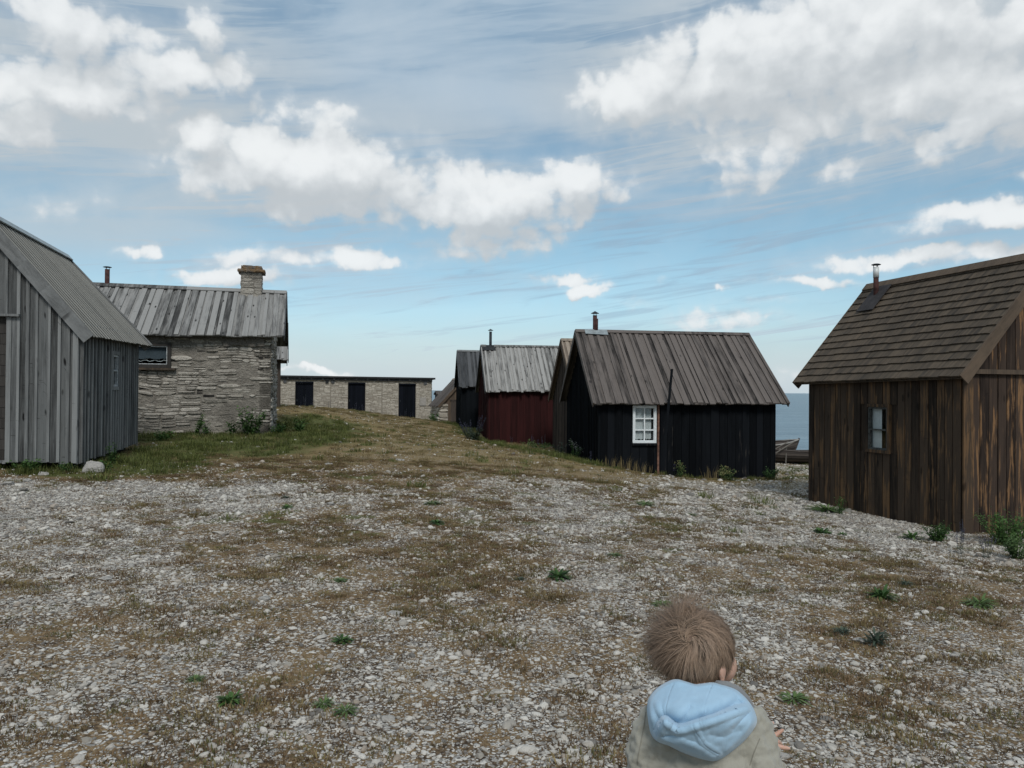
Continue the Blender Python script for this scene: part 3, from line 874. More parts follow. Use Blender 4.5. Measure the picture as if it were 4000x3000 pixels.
def zat(px, py, p):       # height seen at pixel row py above plan point p
    q = at(px, py, p.y); return q.z
def off(px, py): return None
# ================================================================= grey board hut, left
A0 = at2(309, 11.5, 1600)
hA = Hut('grey_hut', 'bluish grey weathered board and batten hut with ribbed roof, cut by the left edge', 'hut',
         A0, -11.8, 2.62, 3.05, .10, 1.5 + .775, 1.5 + .775, 0, 0, oe=.20, og0=.10, og1=.30, away='left')
hA.ze0 = CZ + .765; hA.ze1 = CZ + .805; hA.zr0 = CZ + 2.56; hA.zr1 = CZ + 2.47
hA.walls(M['greywall'], style='batten', bw=.15, bat=.042, lift=.10, mbat=M['greytrim'], jit=.02,
         holes={'l': [(.97, 1.89, gzf(-8, 11.3) + .12, CZ + 1.02)], 'f': [(1.50, 1.80, CZ + .02, CZ + .56)]}, batth=.026)
hA.roof([M['greyroof'], M['ribgap']], 'rib', bw=.150, jit=.02, capmat=M['zinc'], barge=M['greytrim'], capw=.12, bargew=.15)
window(hA.P_front(), hA.root, 1.50, 1.80, CZ + .02, CZ + .56, 1, 2, M['greytrim'], M['oldwhite'], .06, .035, proud=.055)
# plank door with a ledge above, mostly beyond the left edge
P = hA.P_g0(); zb = gzf(-8, 11.3) + .12; zt = CZ + 1.02
mb = MB(); z = zb
while z < zt - .02:
    h = min(.155, zt - z); bx(mb, P, .98, 1.88, z, z + h - .006, z, z + h - .006, -.03, .004 + random.uniform(0, .006)); z += h
dr = mb.build('door', M['olddoor'], hA.root)
mb = MB(); bx(mb, P, 1.74, 1.78, zb + .85, zb + .97, zb + .85, zb + .97, .004, .045); mb.build('handle', M['darkpipe'], dr)
mb = MB(); bx(mb, P, .79, 2.02, zt + .01, zt + .045, zt + .01, zt + .045, -.02, .11); bx(mb, P, .905, .97, zb - .03, zt, zb - .03, zt, -.02, .056); bx(mb, P, .83, .90, zb - .03, zt, zb - .03, zt, .02, .052); bx(mb, P, 1.89, 2.00, zb - .03, zt, zb - .03, zt, -.02, .056)
mb.build('door_frame', M['greytrim'], hA.root)
# corner boards and footing
mb = MB(); Pf = hA.P_front(); gb = gzf(A0.x, A0.y)
bx(mb, P, 0.005, .075, gb + .10, hA.roofz(0, 0) - .05, gb + .10, hA.roofz(0, .07) - .05, .05, .072)
mb.build('corner_board', M['greytrim'], hA.root)
for a, b, cc, d in ((0.15, hA.L - .15, .12, .30), (0.15, hA.L - .15, hA.W - .3, hA.W - .12)):
    mb = MB()
    bx(mb, lambda u, v, h: hA.pt(u, h, v), a, b, gb - .3, gb + .14, gb - .3, gb + .20, cc, d)
    mb.build('footing', M['dark'], hA.root)

# ================================================================= stone house, left middle
B0 = at2(1058, 18, 1520)
hB = Hut('stone_house', 'rubble limestone house with grey board roof and a stone chimney, behind the grey hut', 'house',
         B0, -105, 3.5, 6.6, 0, 0, 0, 0, 0, oe=.26, og0=.28, og1=.25, away='right')
hB.ze0 = CZ + 1.215; hB.ze1 = CZ + 1.13; hB.zr0 = CZ + 2.48; hB.zr1 = CZ + 2.50
def stone_walls(hut, faces, mean, mat, matq, mort, holes={}, seed=3, plaster=None, jit=.02, dep=(.006, .042), wobble=.075, minv=.035):
    spec = {'f': (hut.P_front(), hut.L, 0), 'b': (hut.P_back(), hut.L, hut.W), 'l': (hut.P_g0(), hut.W, 0), 'r': (hut.P_g1(), hut.W, 0)}
    for k in faces:
        Pw, U, _ = spec[k]; mbw = MB()
        if k in 'fb':
            lo = min(hut.ground(u, 0 if k == 'f' else hut.W) for u in np.linspace(0, U, 8)) - .08
            hi = min(hut.roofz(0, 0), hut.roofz(U, 0)) - .06
        else:
            s_ = 0 if k == 'l' else hut.L
            lo = min(hut.ground(s_, u) for u in np.linspace(0, U, 5)) - .08; hi = hut.roofz(s_, 0) - .06
        hl = [(a, b, c, d) for a, b, c, d in holes.get(k, ())]
        cuts = sorted(set([0, U] + [x for h_ in hl for x in h_[:2]]))
        for a, b in zip(cuts[:-1], cuts[1:]):
            for y0, y1 in spans(lo, hi, a, b, hl): bx(mbw, Pw, a, b, y0, y1, y0, y1, -.25, 0, .4, 1)
        stones(mbw, Pw, .0, U, lo, hi, mean, seed, dep, jit, hl, wobble, 0, minv)
        if k in 'lr':
            # gable triangle
            n = 14
            for i in range(n):
                a, b = U * i / n, U * (i + 1) / n
                t0 = hut.roofz(s_, a) - .06; t1 = hut.roofz(s_, b) - .06
                if max(t0, t1) > hi: bx(mbw, Pw, a, b, hi, max(hi + .005, t0), hi, max(hi + .005, t1), -.2, .02, .5, 0)
        mbw.build('wall', [mat, mort, M['dark']], hut.root)
        seed += 1
hole = (4.02 - .8, 4.95 - .8, CZ + .50, CZ + 1.00)
def u_at(hut, px, py=1400):
    """distance along the front wall that shows at this pixel column"""
    lo, hi = -2.0, 20.0
    d = ray(px, py); k = d.x / d.y
    # A + e u : (Ax+ex u)/(Ay+ey u)=k
    return (k * hut.A.y - hut.A.x) / (hut.e.x - k * hut.e.y)
def zfront(hut, px, py):
    u = u_at(hut, px, py); q = hut.A + hut.e * u; return at(px, py, q.y).z
wu0, wu1 = u_at(hB, 655), u_at(hB, 500); wz0, wz1 = zfront(hB, 620, 1424), zfront(hB, 620, 1352)
stone_walls(hB, 'fblr', (.27, .060), M['stone'], M['stonelight'], M['mortar'], {'f': [(wu0 - .05, wu1 + .05, wz0 - .05, wz1 + .06)]}, seed=5)
# smooth plaster left along the top of the wall
mb = MB(); Pf = hB.P_front(); top = hB.roofz(0, 0) - .07; n = 44; rr = random.Random(4)
for i in range(n):
    a, b = hB.L * i / n, hB.L * (i + 1) / n
    if a > wu0 - .1 and b < wu1 + .1: dz = top - (wz1 + .075)
    else: dz = .10 + .22 * float(fbm(np.array([a * 1.0]), np.array([3.0]), 1.1, 9)[0]) + rr.uniform(-.02, .02) + (.14 if .05 < a < .9 else 0)
    bx(mb, Pf, a, b, top - dz, top, top - dz * 1.02, top, .012, .058, .5)
mb.build('plaster_band', M['render'], hB.root)
hB.roof(M['stoneroof'], 'lap', bw=.19, jit=.02, capmat=M['stoneroof'], barge=M['blackroof'], capw=.15, bargew=.12)
window(Pf, hB.root, wu0, wu1, wz0, wz1, 1, 1, M['olddoor'], M['oldwhite'], .075, .02, proud=.07,
       curtain=[(wu0 + .02, wu1 - .02, wz0 + .13, wz1 - .02, M['lacecloth'], .004)])
mb = MB(); bx(mb, Pf, wu0 - .18, wu1 + .14, wz0 - .125, wz0 - .078, wz0 - .125, wz0 - .078, 0, .12); mb.build('window_sill', M['browntrim'], hB.root)
# lace pattern: rings of thread on the curtain
mb = MB()
for i in range(7):
    for j in range(3):
        cx_ = wu0 + .07 + i * .125 + (.06 if j % 2 else 0); cz_ = wz0 + .16 + j * .105
        if cx_ > wu1 - .05 or cz_ > wz1 - .05: continue
        pts = [Pf(cx_ + .036 * math.cos(t * math.pi / 6), cz_ + .036 * math.sin(t * math.pi / 6), -.066) for t in range(13)]
        mb.tube(pts, .006, 4)
    mb.box((0, 0, -50), (.001, .001, -49.999)) if False else None
pts = [Pf(wu0 + .03 + k * .06, wz0 + .085 + .018 * math.sin(k * 1.9), -.062) for k in range(int((wu1 - wu0 - .06) / .06))]
mb.tube(pts, .006, 5); mb.build('lace', M['curtain'], hB.root)
# stone chimney astride the ridge
ca = u_at(hB, 984, 1100); rp = hB.pt(ca, hB.W / 2, 0)
for _ in range(4):
    d = ray(984, 1100); k = d.x / d.y; q = hB.pt(ca, hB.W / 2, 0)
    ca = (k * (hB.A.y + hB.g.y * hB.W / 2) - (hB.A.x + hB.g.x * hB.W / 2)) / (hB.e.x - k * hB.e.y)
rp = hB.pt(ca, hB.W / 2, 0); z1 = at(984, 1042, rp.y).z; zl = at(984, 1069, rp.y).z; z0 = hB.zr(ca) - .5
mb = MB(); hw, hd = .245, .25
def PC(side, hw=hw, hd=hd):
    cx_, cy_ = rp.x, rp.y; e, g_ = hB.e, hB.g; c0 = Vector((cx_, cy_, 0))
    if side == 0: return lambda u, v, h: Vector((*(c0 + e * u - g_ * (hd + h)).xy, v))
    if side == 1: return lambda u, v, h: Vector((*(c0 + e * u + g_ * (hd + h)).xy, v))
    if side == 2: return lambda u, v, h: Vector((*(c0 + g_ * u - e * (hw + h)).xy, v))
    return lambda u, v, h: Vector((*(c0 + g_ * u + e * (hw + h)).xy, v))
bx(mb, PC(0), -hw, hw, z0, zl, z0, zl, 0, -2 * hd, .4, 1)
for k in range(4):
    w = hw if k < 2 else hd
    stones(mb, PC(k), -w, w, z0, zl, (.22, .085), 20 + k, (.004, .016), .008, (), .0, 0)
ch = mb.build('chimney', [M['stone'], M['mortar']], hB.root)
mb = MB()
for k in range(4):
    w = (hw if k < 2 else hd) + .07
    stones(mb, PC(k, hw + .07, hd + .07), -w, w, zl, zl + .075, (.3, .08), 30 + k, (.004, .02), .012, (), .0, 0)
    stones(mb, PC(k), -(hw if k < 2 else hd) + .01, (hw if k < 2 else hd) - .01, zl + .078, z1, (.2, .08), 40 + k, (.004, .018), .012, (), .0, 0)
bx(mb, PC(0), -hw - .07, hw + .07, zl, zl + .072, zl, zl + .072, .07, -2 * hd - .07, .5, 0)
bx(mb, PC(0), -hw + .01, hw - .01, zl + .073, z1 - .01, zl + .073, z1 - .012, -.01, -2 * hd + .01, .5, 0)
mb.build('chimney_top', M['lichen'], ch)
# stove pipe on the left of the ridge
def a_ridge(hut, px, py, t=None):
    t = hut.W / 2 if t is None else t
    k = ray(px, py).x / ray(px, py).y
    return (k * (hut.A.y + hut.g.y * t) - (hut.A.x + hut.g.x * t)) / (hut.e.x - k * hut.e.y)
pa = a_ridge(hB, 419, 1080); q = hB.pt(pa, hB.W / 2, 0)
hB.pipe(pa, hB.W / 2, hB.zr(pa) - .4, at(419, 1052, q.y).z, .055, M['rust'], M['darkpipe'], cap='flat')

# hut tucked in behind the stone house
k0 = at2(1093, 25, 1530)
hK = Hut('back_hut', 'small grey boarded hut just showing behind the right end of the stone house', 'hut',
         k0, -107, 3.0, 4.2, 0, 0, 0, 0, 0, oe=.3, og0=.24, og1=.2, away='right')
hK.ze0 = hK.ze1 = at(1115, 1404, 24.8).z; hK.zr0 = hK.zr1 = at(1115, 1262, 26.4).z
hK.walls(M['brownwall'], style='plain', bw=.16, lift=-.05)
hK.roof(M['stoneroof'], 'lap', bw=.17, jit=.02, capmat=M['stoneroof'], barge=M['blackroof'])

# ================================================================= long limestone shed, far
C0 = at2(1020, 41.6, 1530)
hC = Hut('stone_shed', 'long low pale limestone shed with flat black roof and three black doors', 'shed',
         C0, 68, 4.5, 10, 0, 0, 0, 0, 0, oe=.25, og0=0, og1=0, away='left')
hC.L = u_at(hC, 1688)
def roofzC(px, py): return zfront(hC, px, py)
zl_, zr_ = roofzC(1110, 1474), roofzC(1690, 1483)
uC = lambda px: u_at(hC, px, 1560)
topC = lambda u: zl_ + (zr_ - zl_) * (u - uC(1110)) / (uC(1690) - uC(1110))
doors = [(uC(1153), uC(1224), zfront(hC, 1190, 1497)), (uC(1359), uC(1427), zfront(hC, 1392, 1500)), (uC(1557), uC(1624), zfront(hC, 1590, 1504))]
PCf = hC.P_front(); lo = min(hC.ground(u, 0) for u in (0, 5, hC.L)) - .1
hl = [(a, b, lo - 1, t) for a, b, t in doors]
mb = MB(); cuts = sorted(set([0, hC.L] + [x for h_ in hl for x in h_[:2]]))
for a, b in zip(cuts[:-1], cuts[1:]):
    for y0, y1 in spans(lo, 9, a, b, hl): bx(mb, PCf, a, b, y0, topC(a) - .02, y0, topC(b) - .02, -.35, 0, .5, 1)
hiC = min(topC(0), topC(hC.L)) - .03
seams = [0, uC(1291), uC(1492), hC.L]
for i in range(3):
    stones(mb, PCf, seams[i] + .015, seams[i + 1] - .015, lo, hiC, (.22, .034), 60 + i, (.004, .020), .012, hl, 0.012, 0, .028)
for a, b in ((0, hC.L / 2), (hC.L / 2, hC.L)):
    bx(mb, PCf, a + .005, b - .005, hiC, topC(a) - .02, hiC, topC(b) - .02, 0, .03, .6, 0)
mb.build('wall', [M['shedstone'], M['shedmortar']], hC.root)
mb = MB(); bx(mb, hC.P_g1(), -.0, 4.5, lo, topC(hC.L) - .02, lo, topC(hC.L) - .02, -.3, 0, .5, 1)
stones(mb, hC.P_g1(), 0, 4.5, lo, hiC, (.42, .075), 71, (.006, .03), .012, (), .012, 0, .036); mb.build('wall', [M['shedstone'], M['shedmortar']], hC.root)
mb = MB(); bx(mb, hC.P_back(), 0, hC.L, lo, topC(0) - .3, lo, topC(hC.L) - .3, -.3, 0, .5, 0); mb.build('wall', M['shedstone'], hC.root)
mb = MB(); bx(mb, hC.P_g0(), 0, 4.5, lo, topC(0) - .02, lo, topC(0) - .3, -.3, 0, .5, 0); mb.build('wall', M['shedstone'], hC.root)
mb = MB()
PR = lambda u, v, h: hC.pt(u, v, topC(u) + h - .04 * v)
for a, b in ((-.2, hC.L + .15),): bx(mb, PR, a, b, -.22, 4.7, -.22, 4.7, .0, .10, .5)
rC = mb.build('roof', M['felt'], hC.root)
u = .1
while u < hC.L:
    mb = MB(); bx(mb, PR, u, u + .09, -.16, .1, -.16, .1, -.10, -.001, .3); u += .62
    mb.build('rafter_end', M['blackroof'], rC)
mb = MB(); bx(mb, PCf, 0, hC.L, topC(0) - .13, topC(0) - .02, topC(hC.L) - .13, topC(hC.L) - .02, .032, .09, .3); mb.build('eaves_board', M['blackroof'], rC)
for (a, b, t) in doors:
    mb = MB(); u = a
    while u < b - .02:
        e = min(u + .14, b); bx(mb, PCf, u + .003, e - .003, lo, t, lo, t, -.10, -.06 + random.uniform(0, .006)); u = e
    bx(mb, PCf, a, b, t - .001, t + .09, t - .001, t + .09, -.12, .034, .5)
    d_ = mb.build('door', M['doorwood'], hC.root)
    mb = MB(); bx(mb, PCf, a + .08, a + .12, t - 1.0, t - .88, t - 1.0, t - .88, -.055, -.02); mb.build('handle', M['darkpipe'], d_)
va, vb = uC(1639), uC(1663); mb = MB(); y0, y1 = zfront(hC, 1650, 1584), zfront(hC, 1650, 1553)
bx(mb, PCf, va, vb, y0, y1, y0, y1, .0, .058); mb.build('blocked_opening', M['plasterpatch'], hC.root)
for px in (1112, 1276, 1299, 1660):
    a = uC(px - 6); b = uC(px + 6); y0, y1 = topC(a) - .30, topC(a) - .13; mb = MB()
    bx(mb, PCf, a, b, y0, y1, y0, y1, .0, .062); mb.build('vent', M['blackroof'], hC.root)

# ================================================================= low stone and board hut beyond
D0 = at2(1717, 38, 1600)
hD = Hut('low_hut', 'low brown hut with steep board roof on rough stone walls, right of the stone shed', 'hut',
         D0, -13.8, 2.4, 3.0, 0, 0, 0, 0, 0, oe=.1, og0=.12, og1=.12, away='right')
hD.ze0 = at(1722, 1588, 37.9).z; hD.ze1 = at(1690, 1584, 41).z; hD.zr0 = hD.ze0 + 1.44; hD.zr1 = at(1781, 1481, 41).z
lo = gzf(D0.x, D0.y)
PD = hD.P_g0()
mb = MB()
for i in range(8):
    a, b = 2.4 * i / 8, 2.4 * (i + 1) / 8
    bx(mb, PD, a, b, lo - .2, hD.roofz(0, a) - .04, lo - .2, hD.roofz(0, b) - .04, -.15, 0, .4, 1)
stones(mb, PD, 0, .42, lo - .1, hD.roofz(0, .0) + .02, (.36, .12), 80, (.02, .08), .02, (), .05, 0)
mb.build('wall', [M['shedstone'], M['mortar']], hD.root)
mb = MB()
for i in range(6): bx(mb, hD.P_front(), hD.L*i/6, hD.L*(i+1)/6, lo - .3, hD.ze0 - .02, lo - .3, hD.ze0 - .02, -.15, 0, .4, 1)
stones(mb, hD.P_front(), 0, 3, lo - .2, hD.ze0 - .02, (.36, .12), 82, (.02, .08), .02, (), .05, 0)
mb.build('wall', [M['shedstone'], M['mortar']], hD.root)
mb = MB(); u = .42
while u < 2.4:
    e = min(u + .17, 2.4); bx(mb, PD, u + .004, e - .004, lo, hD.roofz(0, u) - .05, lo, hD.roofz(0, e) - .05, .002, .03); u = e
bx(mb, PD, .02, .42, hD.roofz(0, 0) + .02, hD.roofz(0, .02) + .03, hD.roofz(0, 0) + .02, hD.roofz(0, .42) - .05, .002, .028)
mb.build('wall', M['browntrim'], hD.root)
mb = MB(); u = .56
while u < .90: bx(mb, PD, u, u + .11, lo + .03, lo + 1.05, lo + .03, lo + 1.05, .034, .055, .2 + random.random() * .3); u += .115
bx(mb, PD, .52, .95, lo + 1.055, lo + 1.11, lo + 1.055, lo + 1.11, .034, .08, .2)
mb.build('door', M['brownwall'], hD.root)
hD.roof(M['darkroof'], 'lap', bw=.16, jit=.03, capmat=M['tanroof'], barge=M['browntrim'], bargew=.10)
# roof of a hut near the water
d2 = at2(1711, 47, 1540)
hD2 = Hut('shore_hut', 'tiny dark hut at the water, showing above the low brown hut', 'hut', d2, 80, 2.2, 2.6, 0, 0, 0, 0, 0, oe=.1, og0=.1, og1=.1, away='left')
hD2.ze0 = hD2.ze1 = at(1715, 1541, 47).z; hD2.zr0 = hD2.zr1 = at(1725, 1530, 48).z
hD2.walls(M['brownwall'], style='plain', lift=-.1, bw=.16)
hD2.roof(M['darkroof'], 'lap', bw=.16, capmat=M['darkroof'])

# ================================================================= dark hut at the far end of the right row
E0 = at2(1806, 31.5, 1520)
hE = Hut('dark_hut', 'narrow black hut with a dark board roof, farthest left of the row of huts', 'hut',
         E0, 83, 4.1, 3.2, 0, 0, 0, 0, 0, oe=.18, og0=.12, og1=.15, away='left')
hE.ze0 = at(1805, 1511, 31.3).z; hE.ze1 = at(1880, 1512, 31.6).z; hE.zr0 = at(1793, 1371, 33.5).z; hE.zr1 = hE.zr0 - .02
hE.walls(M['tarplain'], style='batten', bw=.18, lift=-.04)
hE.roof(M['blackroof'], 'lap', bw=.19, jit=.03, capmat=M['greytrim'], barge=M['blackroof'])

# ================================================================= red hut
F0 = at2(1911, 26.5, 1560)
hF = Hut('red_hut', 'dark red board hut with a silver grey board roof and thin black stove pipe', 'hut',
         F0, 83, 4.1, 3.5, 0, 0, 0, 0, 0, oe=.2, og0=.14, og1=.1, away='left')
hF.ze0 = at(1896, 1527, 26.3).z; hF.ze1 = at(2150, 1530, 26.6).z; hF.zr0 = at(1876, 1352, 28.6).z; hF.zr1 = at(2190, 1356, 28.9).z
hF.walls(M['red'], style='batten', bw=.20, bat=.05, lift=-.04, batth=.016)
hF.roof(M['silverroof'], 'lap', bw=.155, jit=.03, capmat=M['silverroof'], barge=M['blackroof'], capskip=(a_ridge(hF, 1899, 1355), a_ridge(hF, 1929, 1355)))
pa = a_ridge(hF, 1916, 1340); q = hF.pt(pa, hF.W / 2, 0)
hF.pipe(pa, hF.W / 2, hF.zr(pa) - .35, at(1916, 1296, q.y).z, .052, M['darkpipe'], M['darkpipe'])
PRf = hF.P_roof(0); a0, a1 = a_ridge(hF, 1883, 1355), a_ridge(hF, 1934, 1355)
mb = MB(); bx(mb, PRf, a0, a1, .875, 1.0, .875, 1.0, .038, .050); bx(mb, hF.P_roof(1), a0, a1, .875, 1.0, .875, 1.0, .038, .050); mb.build('flashing', M['felt'], hF.root)

# ================================================================= brown grey hut between
F20 = at2(2262, 21.5, 1560)
hM = Hut('brown_hut', 'tan roofed brown board hut squeezed between the red hut and the black hut', 'hut',
         F20, 83, 3.9, 3.3, 0, 0, 0, 0, 0, oe=.2, og0=.16, og1=.1, away='left')
ap = hM.pt(-.16, hM.W / 2, 0); hM.zr0 = hM.zr1 = at(2203, 1328, ap.y).z
bt = hM.pt(-.16, hM.W + .2, 0); hM.ze0 = hM.ze1 = at(2150, 1560, bt.y).z
hM.walls(M['brownwall'], style='batten', bw=.17, lift=-.04)
hM.roof(M['tanroof'], 'lap', bw=.17, jit=.02, capmat=M['tanroof'], barge=M['browntrim'])

# ================================================================= black hut with the white window
G0 = at2(2347, 17, 1560)
hG = Hut('black_hut', 'black tarred hut with dark board roof, white six-pane window and rusty stove pipe', 'hut',
         G0, 84, 4.0, 4.0, 0, 0, 0, 0, 0, oe=.22, og0=.20, og1=.25, away='left')
hG.L = u_at(hG, 3022, 1700)
hG.ze0 = at(2320, 1577, 16.8).z; hG.ze1 = at(3072, 1577, 17.2).z
ap = hG.pt(-.2, hG.W / 2, 0); hG.zr0 = at(2252, 1294, ap.y).z
ap = hG.pt(hG.L + .3, hG.W / 2, 0); hG.zr1 = at(2945, 1308, ap.y).z
uG = lambda px: u_at(hG, px, 1650)
g0, g1 = uG(2476), uG(2556); gzz0, gzz1 = zfront(hG, 2517, 1724), zfront(hG, 2517, 1590)
hG.walls(M['tar'], M['tarplain'], style='plain', gstyle='batten', bw=.17, lift=-.05, gap=.008,
         holes={'f': [(g0 - .03, g1 + .03, gzz0 - .03, gzz1 + .03)]})
hG.roof(M['darkroof'], 'lap', bw=.165, jit=.012, capmat=M['darkroof'], barge=M['darkroof'], capw=.10, bargew=.09)
window(hG.P_front(), hG.root, g0, g1, gzz0, gzz1, 2, 3, M['white'], M['white'], .035, .025, proud=.055, bar=.028,
       curtain=[(g0 + .01, (g0 + g1) / 2 + .02, gzz0 + .045, gzz1, M['curtain'], .014), ((g0 + g1) / 2 + .03, g1 - .06, gzz0 + .05, gzz1, M['curtain'], .014)])
PG = hG.P_front(); a = uG(2566); b = uG(2573); lo = hG.ground(a, 0) - .05; hi = hG.roofz(a, 0) - .06
mb = MB(); bx(mb, PG, a, b, lo, hi, lo, hi, .026, .055); mb.build('batten', M['reddrain'], hG.root)
mb = MB(); bx(mb, PG, g0 - .04, g1 + .04, gzz0 - .085, gzz0 - .037, gzz0 - .085, gzz0 - .037, .02, .075); mb.build('window_sill', M['tar'], hG.root)
pa = a_ridge(hG, 2324, 1260); q = hG.pt(pa, hG.W / 2, 0)
hG.pipe(pa, hG.W / 2, hG.zr(pa) - .3, at(2324, 1232, q.y).z, .052, M['rust'], M['darkpipe'])
mb = MB(); c = hG.pt(pa, hG.W / 2, 0); mb.tube([(c.x + .03, c.y - .01, hG.zr(pa)), (c.x + .03, c.y - .01, at(2324, 1245, q.y).z)], .048, 12); mb.build('pipe_sleeve', M['rust'], hG.root, smooth=True)
a0, a1 = a_ridge(hG, 2282, 1300), a_ridge(hG, 2369, 1300)
mb = MB(); bx(mb, hG.P_roof(0), a0, a1, .935, 1.005, .925, 1.005, .056, .060); bx(mb, hG.P_roof(1), a0, a1, .93, .999, .93, .999, .056, .060); mb.build('flashing', M['zinc'], hG.root)
# plank leaning on the eave
pl = MB(); p0 = at(2600, 1702, G0.y - .33); p1 = at(2625, 1441, G0.y - .10)
ux = Vector((.026, 0, 0)); n_ = Vector((0, -.014, 0))
pl.hexa([p0 - ux - n_, p0 + ux - n_, p1 + ux - n_, p1 - ux - n_, p0 - ux + n_, p0 + ux + n_, p1 + ux + n_, p1 - ux + n_], .5)
lp = pl.build('leaning_plank', M['tar'], None, loc=p0)
tag(lp, 'thin black plank propped slantwise against the eave of the black hut', 'plank')

# ================================================================= brown shingled hut, right
H0 = at2(3760, 10, 1800)
hH = Hut('shingled_hut', 'dark brown tarred hut with board shingle roof and small window, at the right edge', 'hut',
         H0, -15.3, 2.65, 3.1, 0, 0, 0, 0, 0, oe=.17, og0=.13, og1=.20, away='right')
hH.L = u_at(hH, 3163, 1750)
hH.ze0 = CZ + .222; hH.ze1 = CZ + .170
ap = hH.pt(hH.L + .2, hH.W / 2, 0); hH.zr1 = at(3365, 1120, ap.y).z
rr_ = hH.pt(-.0, hH.W / 2, 0); hH.zr0 = hH.zr1 + .02
uH = lambda px, py=1670: u_at(hH, px, py)
h0_, h1_ = uH(3474), uH(3398); hz0, hz1 = zfront(hH, 3436, 1757), zfront(hH, 3436, 1590)
hH.walls(M['brown'], M['browngable'], style='plain', bw=.135, gap=.012, lift=-.05, holes={'f': [(h0_ - .04, h1_ + .04, hz0 - .04, hz1 + .04)]}, jit=.01)
hH.roof(M['shingle'], 'shingle', bw=.13, rows=15, capmat=M['browntrim'], barge=M['browntrim'], capw=.13, bargew=.13)
uc = h0_ + (h1_ - h0_) * .47
window(hH.P_front(), hH.root, h0_, h1_, hz0, hz1, 1, 2, M['brown'], M['greypaint'], .045, .028, proud=.05, split=.47,
       curtain=[(uc, h1_ - .0, hz0 + .01, hz1, M['curtain'], .003)])
PG0 = hH.P_g0(); zz = at(3860, 1452, 10.05).z
mb = MB(); bx(mb, PG0, .02, hH.W - .02, zz - .03, zz + .03, zz - .03, zz + .03, .03, .075); mb.build('drip_board', M['browntrim'], hH.root)
mb = MB(); lo = hH.ground(0, 0) - .05; bx(mb, PG0, -.028, .12, lo, hH.roofz(0, 0) - .05, lo, hH.roofz(0, .12) - .05, .026, .048); mb.build('corner_board', M['brown'], hH.root)
PRr = hH.P_roof(0)
def on_roof(px, py, hut=hH, P=PRr):
    """(a, w) on the front roof slope seen at this pixel"""
    d = ray(px, py); best = None
    o = Vector((0, 0, CZ)); P0 = P(0, 0, .03); P1 = P(hut.L, 0, .03); P2 = P(0, 1, .03)
    n = (P1 - P0).cross(P2 - P0); t = (P0 - o).dot(n) / d.dot(n); q = o + d * t - P0
    a = q.dot(hut.e); w = q.dot((P2 - P0).normalized()) / (P2 - P0).length
    return a, w
a1_, w1_ = on_roof(3352, 1220); a0_, w0_ = on_roof(3410, 1218)
mb = MB(); bx(mb, PRr, a0_, a1_ , w1_, .95, w1_, .95, .046, .058); mb.build('flashing', M['feltbrown'], hH.root)
pa, pw = on_roof(3422, 1158); q = PRr(pa, pw, 0); t_ = (Vector((q.x, q.y, 0)) - hH.A).dot(hH.g)
hH.pipe(pa, t_, q.z - .1, at(3422, 1046, q.y).z, .043, M['rust'], M['darkpipe'], top=(at(3422, 1084, q.y).z, at(3422, 1044, q.y).z, M['whitepipe']), cap='flat')

# ================================================================= boats drawn up by the water
def boat(name, label, c, ang, L, B, D, mat, inner, tilt=0, stems=True):
    root = empty(name, c, label, 'boat'); root.rotation_euler = (R(tilt), 0, R(ang))
    bpy.context.view_layer.update()
    N = 14; K = 7; V = []; mb = MB()
    def sec(t, k, sc=1.0, dz=0):
        x = (t - .5) * L; w = (1 - abs(2 * t - 1) ** 2.4) ** .75 * B / 2 * sc + .012
        sheer = D * (1 + .42 * abs(2 * t - 1) ** 2.2); f = k / K
        y = w * math.sin(f * math.pi / 2) ** .7; z = sheer * (1 - math.cos(f * math.pi / 2)) ** .9 + .10 * D * abs(2 * t - 1) ** 3
        x += (t - .5) * .16 * L * f * abs(2 * t - 1) ** 3
        return Vector((x, y, z + dz))
    for side in (1, -1):
        for sc, dz in ((1.0, 0), (.93, .02)):
            for k in range(K):
                lap = .012 if sc == 1.0 else 0
                for i in range(N):
                    q = [sec(i / N, k, sc, dz), sec((i + 1) / N, k, sc, dz), sec((i + 1) / N, k + 1, sc, dz), sec(i / N, k + 1, sc, dz)]
                    q[0].y += lap; q[1].y += lap
                    b = len(mb.v); mb.v += [(p.x, p.y * side, p.z) for p in q]
                    mb.face([b, b+1, b+2, b+3], [(0, i*L/N), (0, (i+1)*L/N), (.12, (i+1)*L/N), (.12, i*L/N)], (k * .37) % 1)
    hull = mb.build('hull', mat, None); hull.parent = root
    mb = MB()
    for side in (1, -1):
        pts = [sec(i / N, K) for i in range(N + 1)]; pts = [Vector((p.x, p.y * side, p.z)) for p in pts]
        mb.tube(pts, .028, 6)
    o = mb.build('gunwale', inner, None); o.parent = root
    for t in (.3, .52, .74):
        p = sec(t, 5); mb = MB(); mb.box((p.x - .11, -p.y * .95, p.z - .02), (p.x + .11, p.y * .95, p.z + .02)); o = mb.build('thwart', inner, None); o.parent = root
    for t, s in ((0, -1), (1, 1)):
        mb = MB(); mb.tube([sec(t, 0), sec(t, 3) + Vector((s * .02, 0, 0)), sec(t, K) + Vector((s * .03, 0, .05))], .035, 6); o = mb.build('stem', mat, None); o.parent = root
    return root
q = at2(2958, 29.5, 1700); q.z = at(3050, 1768, 29.5).z
boat('rowing_boat', 'weathered wooden rowing boat with raised bow, standing higher behind the long low boat', q, -4, 2.65, 1.15, .34, M['boat'], M['boatwhite'], 4)
q = at2(3150, 27.3, 1700); q.z = at(3100, 1806, 27.3).z
boat('long_boat', 'long decayed dark boat lying low on the shingle between the two dark huts', q, 5, 4.2, 1.5, .40, M['boat'], M['boat'], -3)
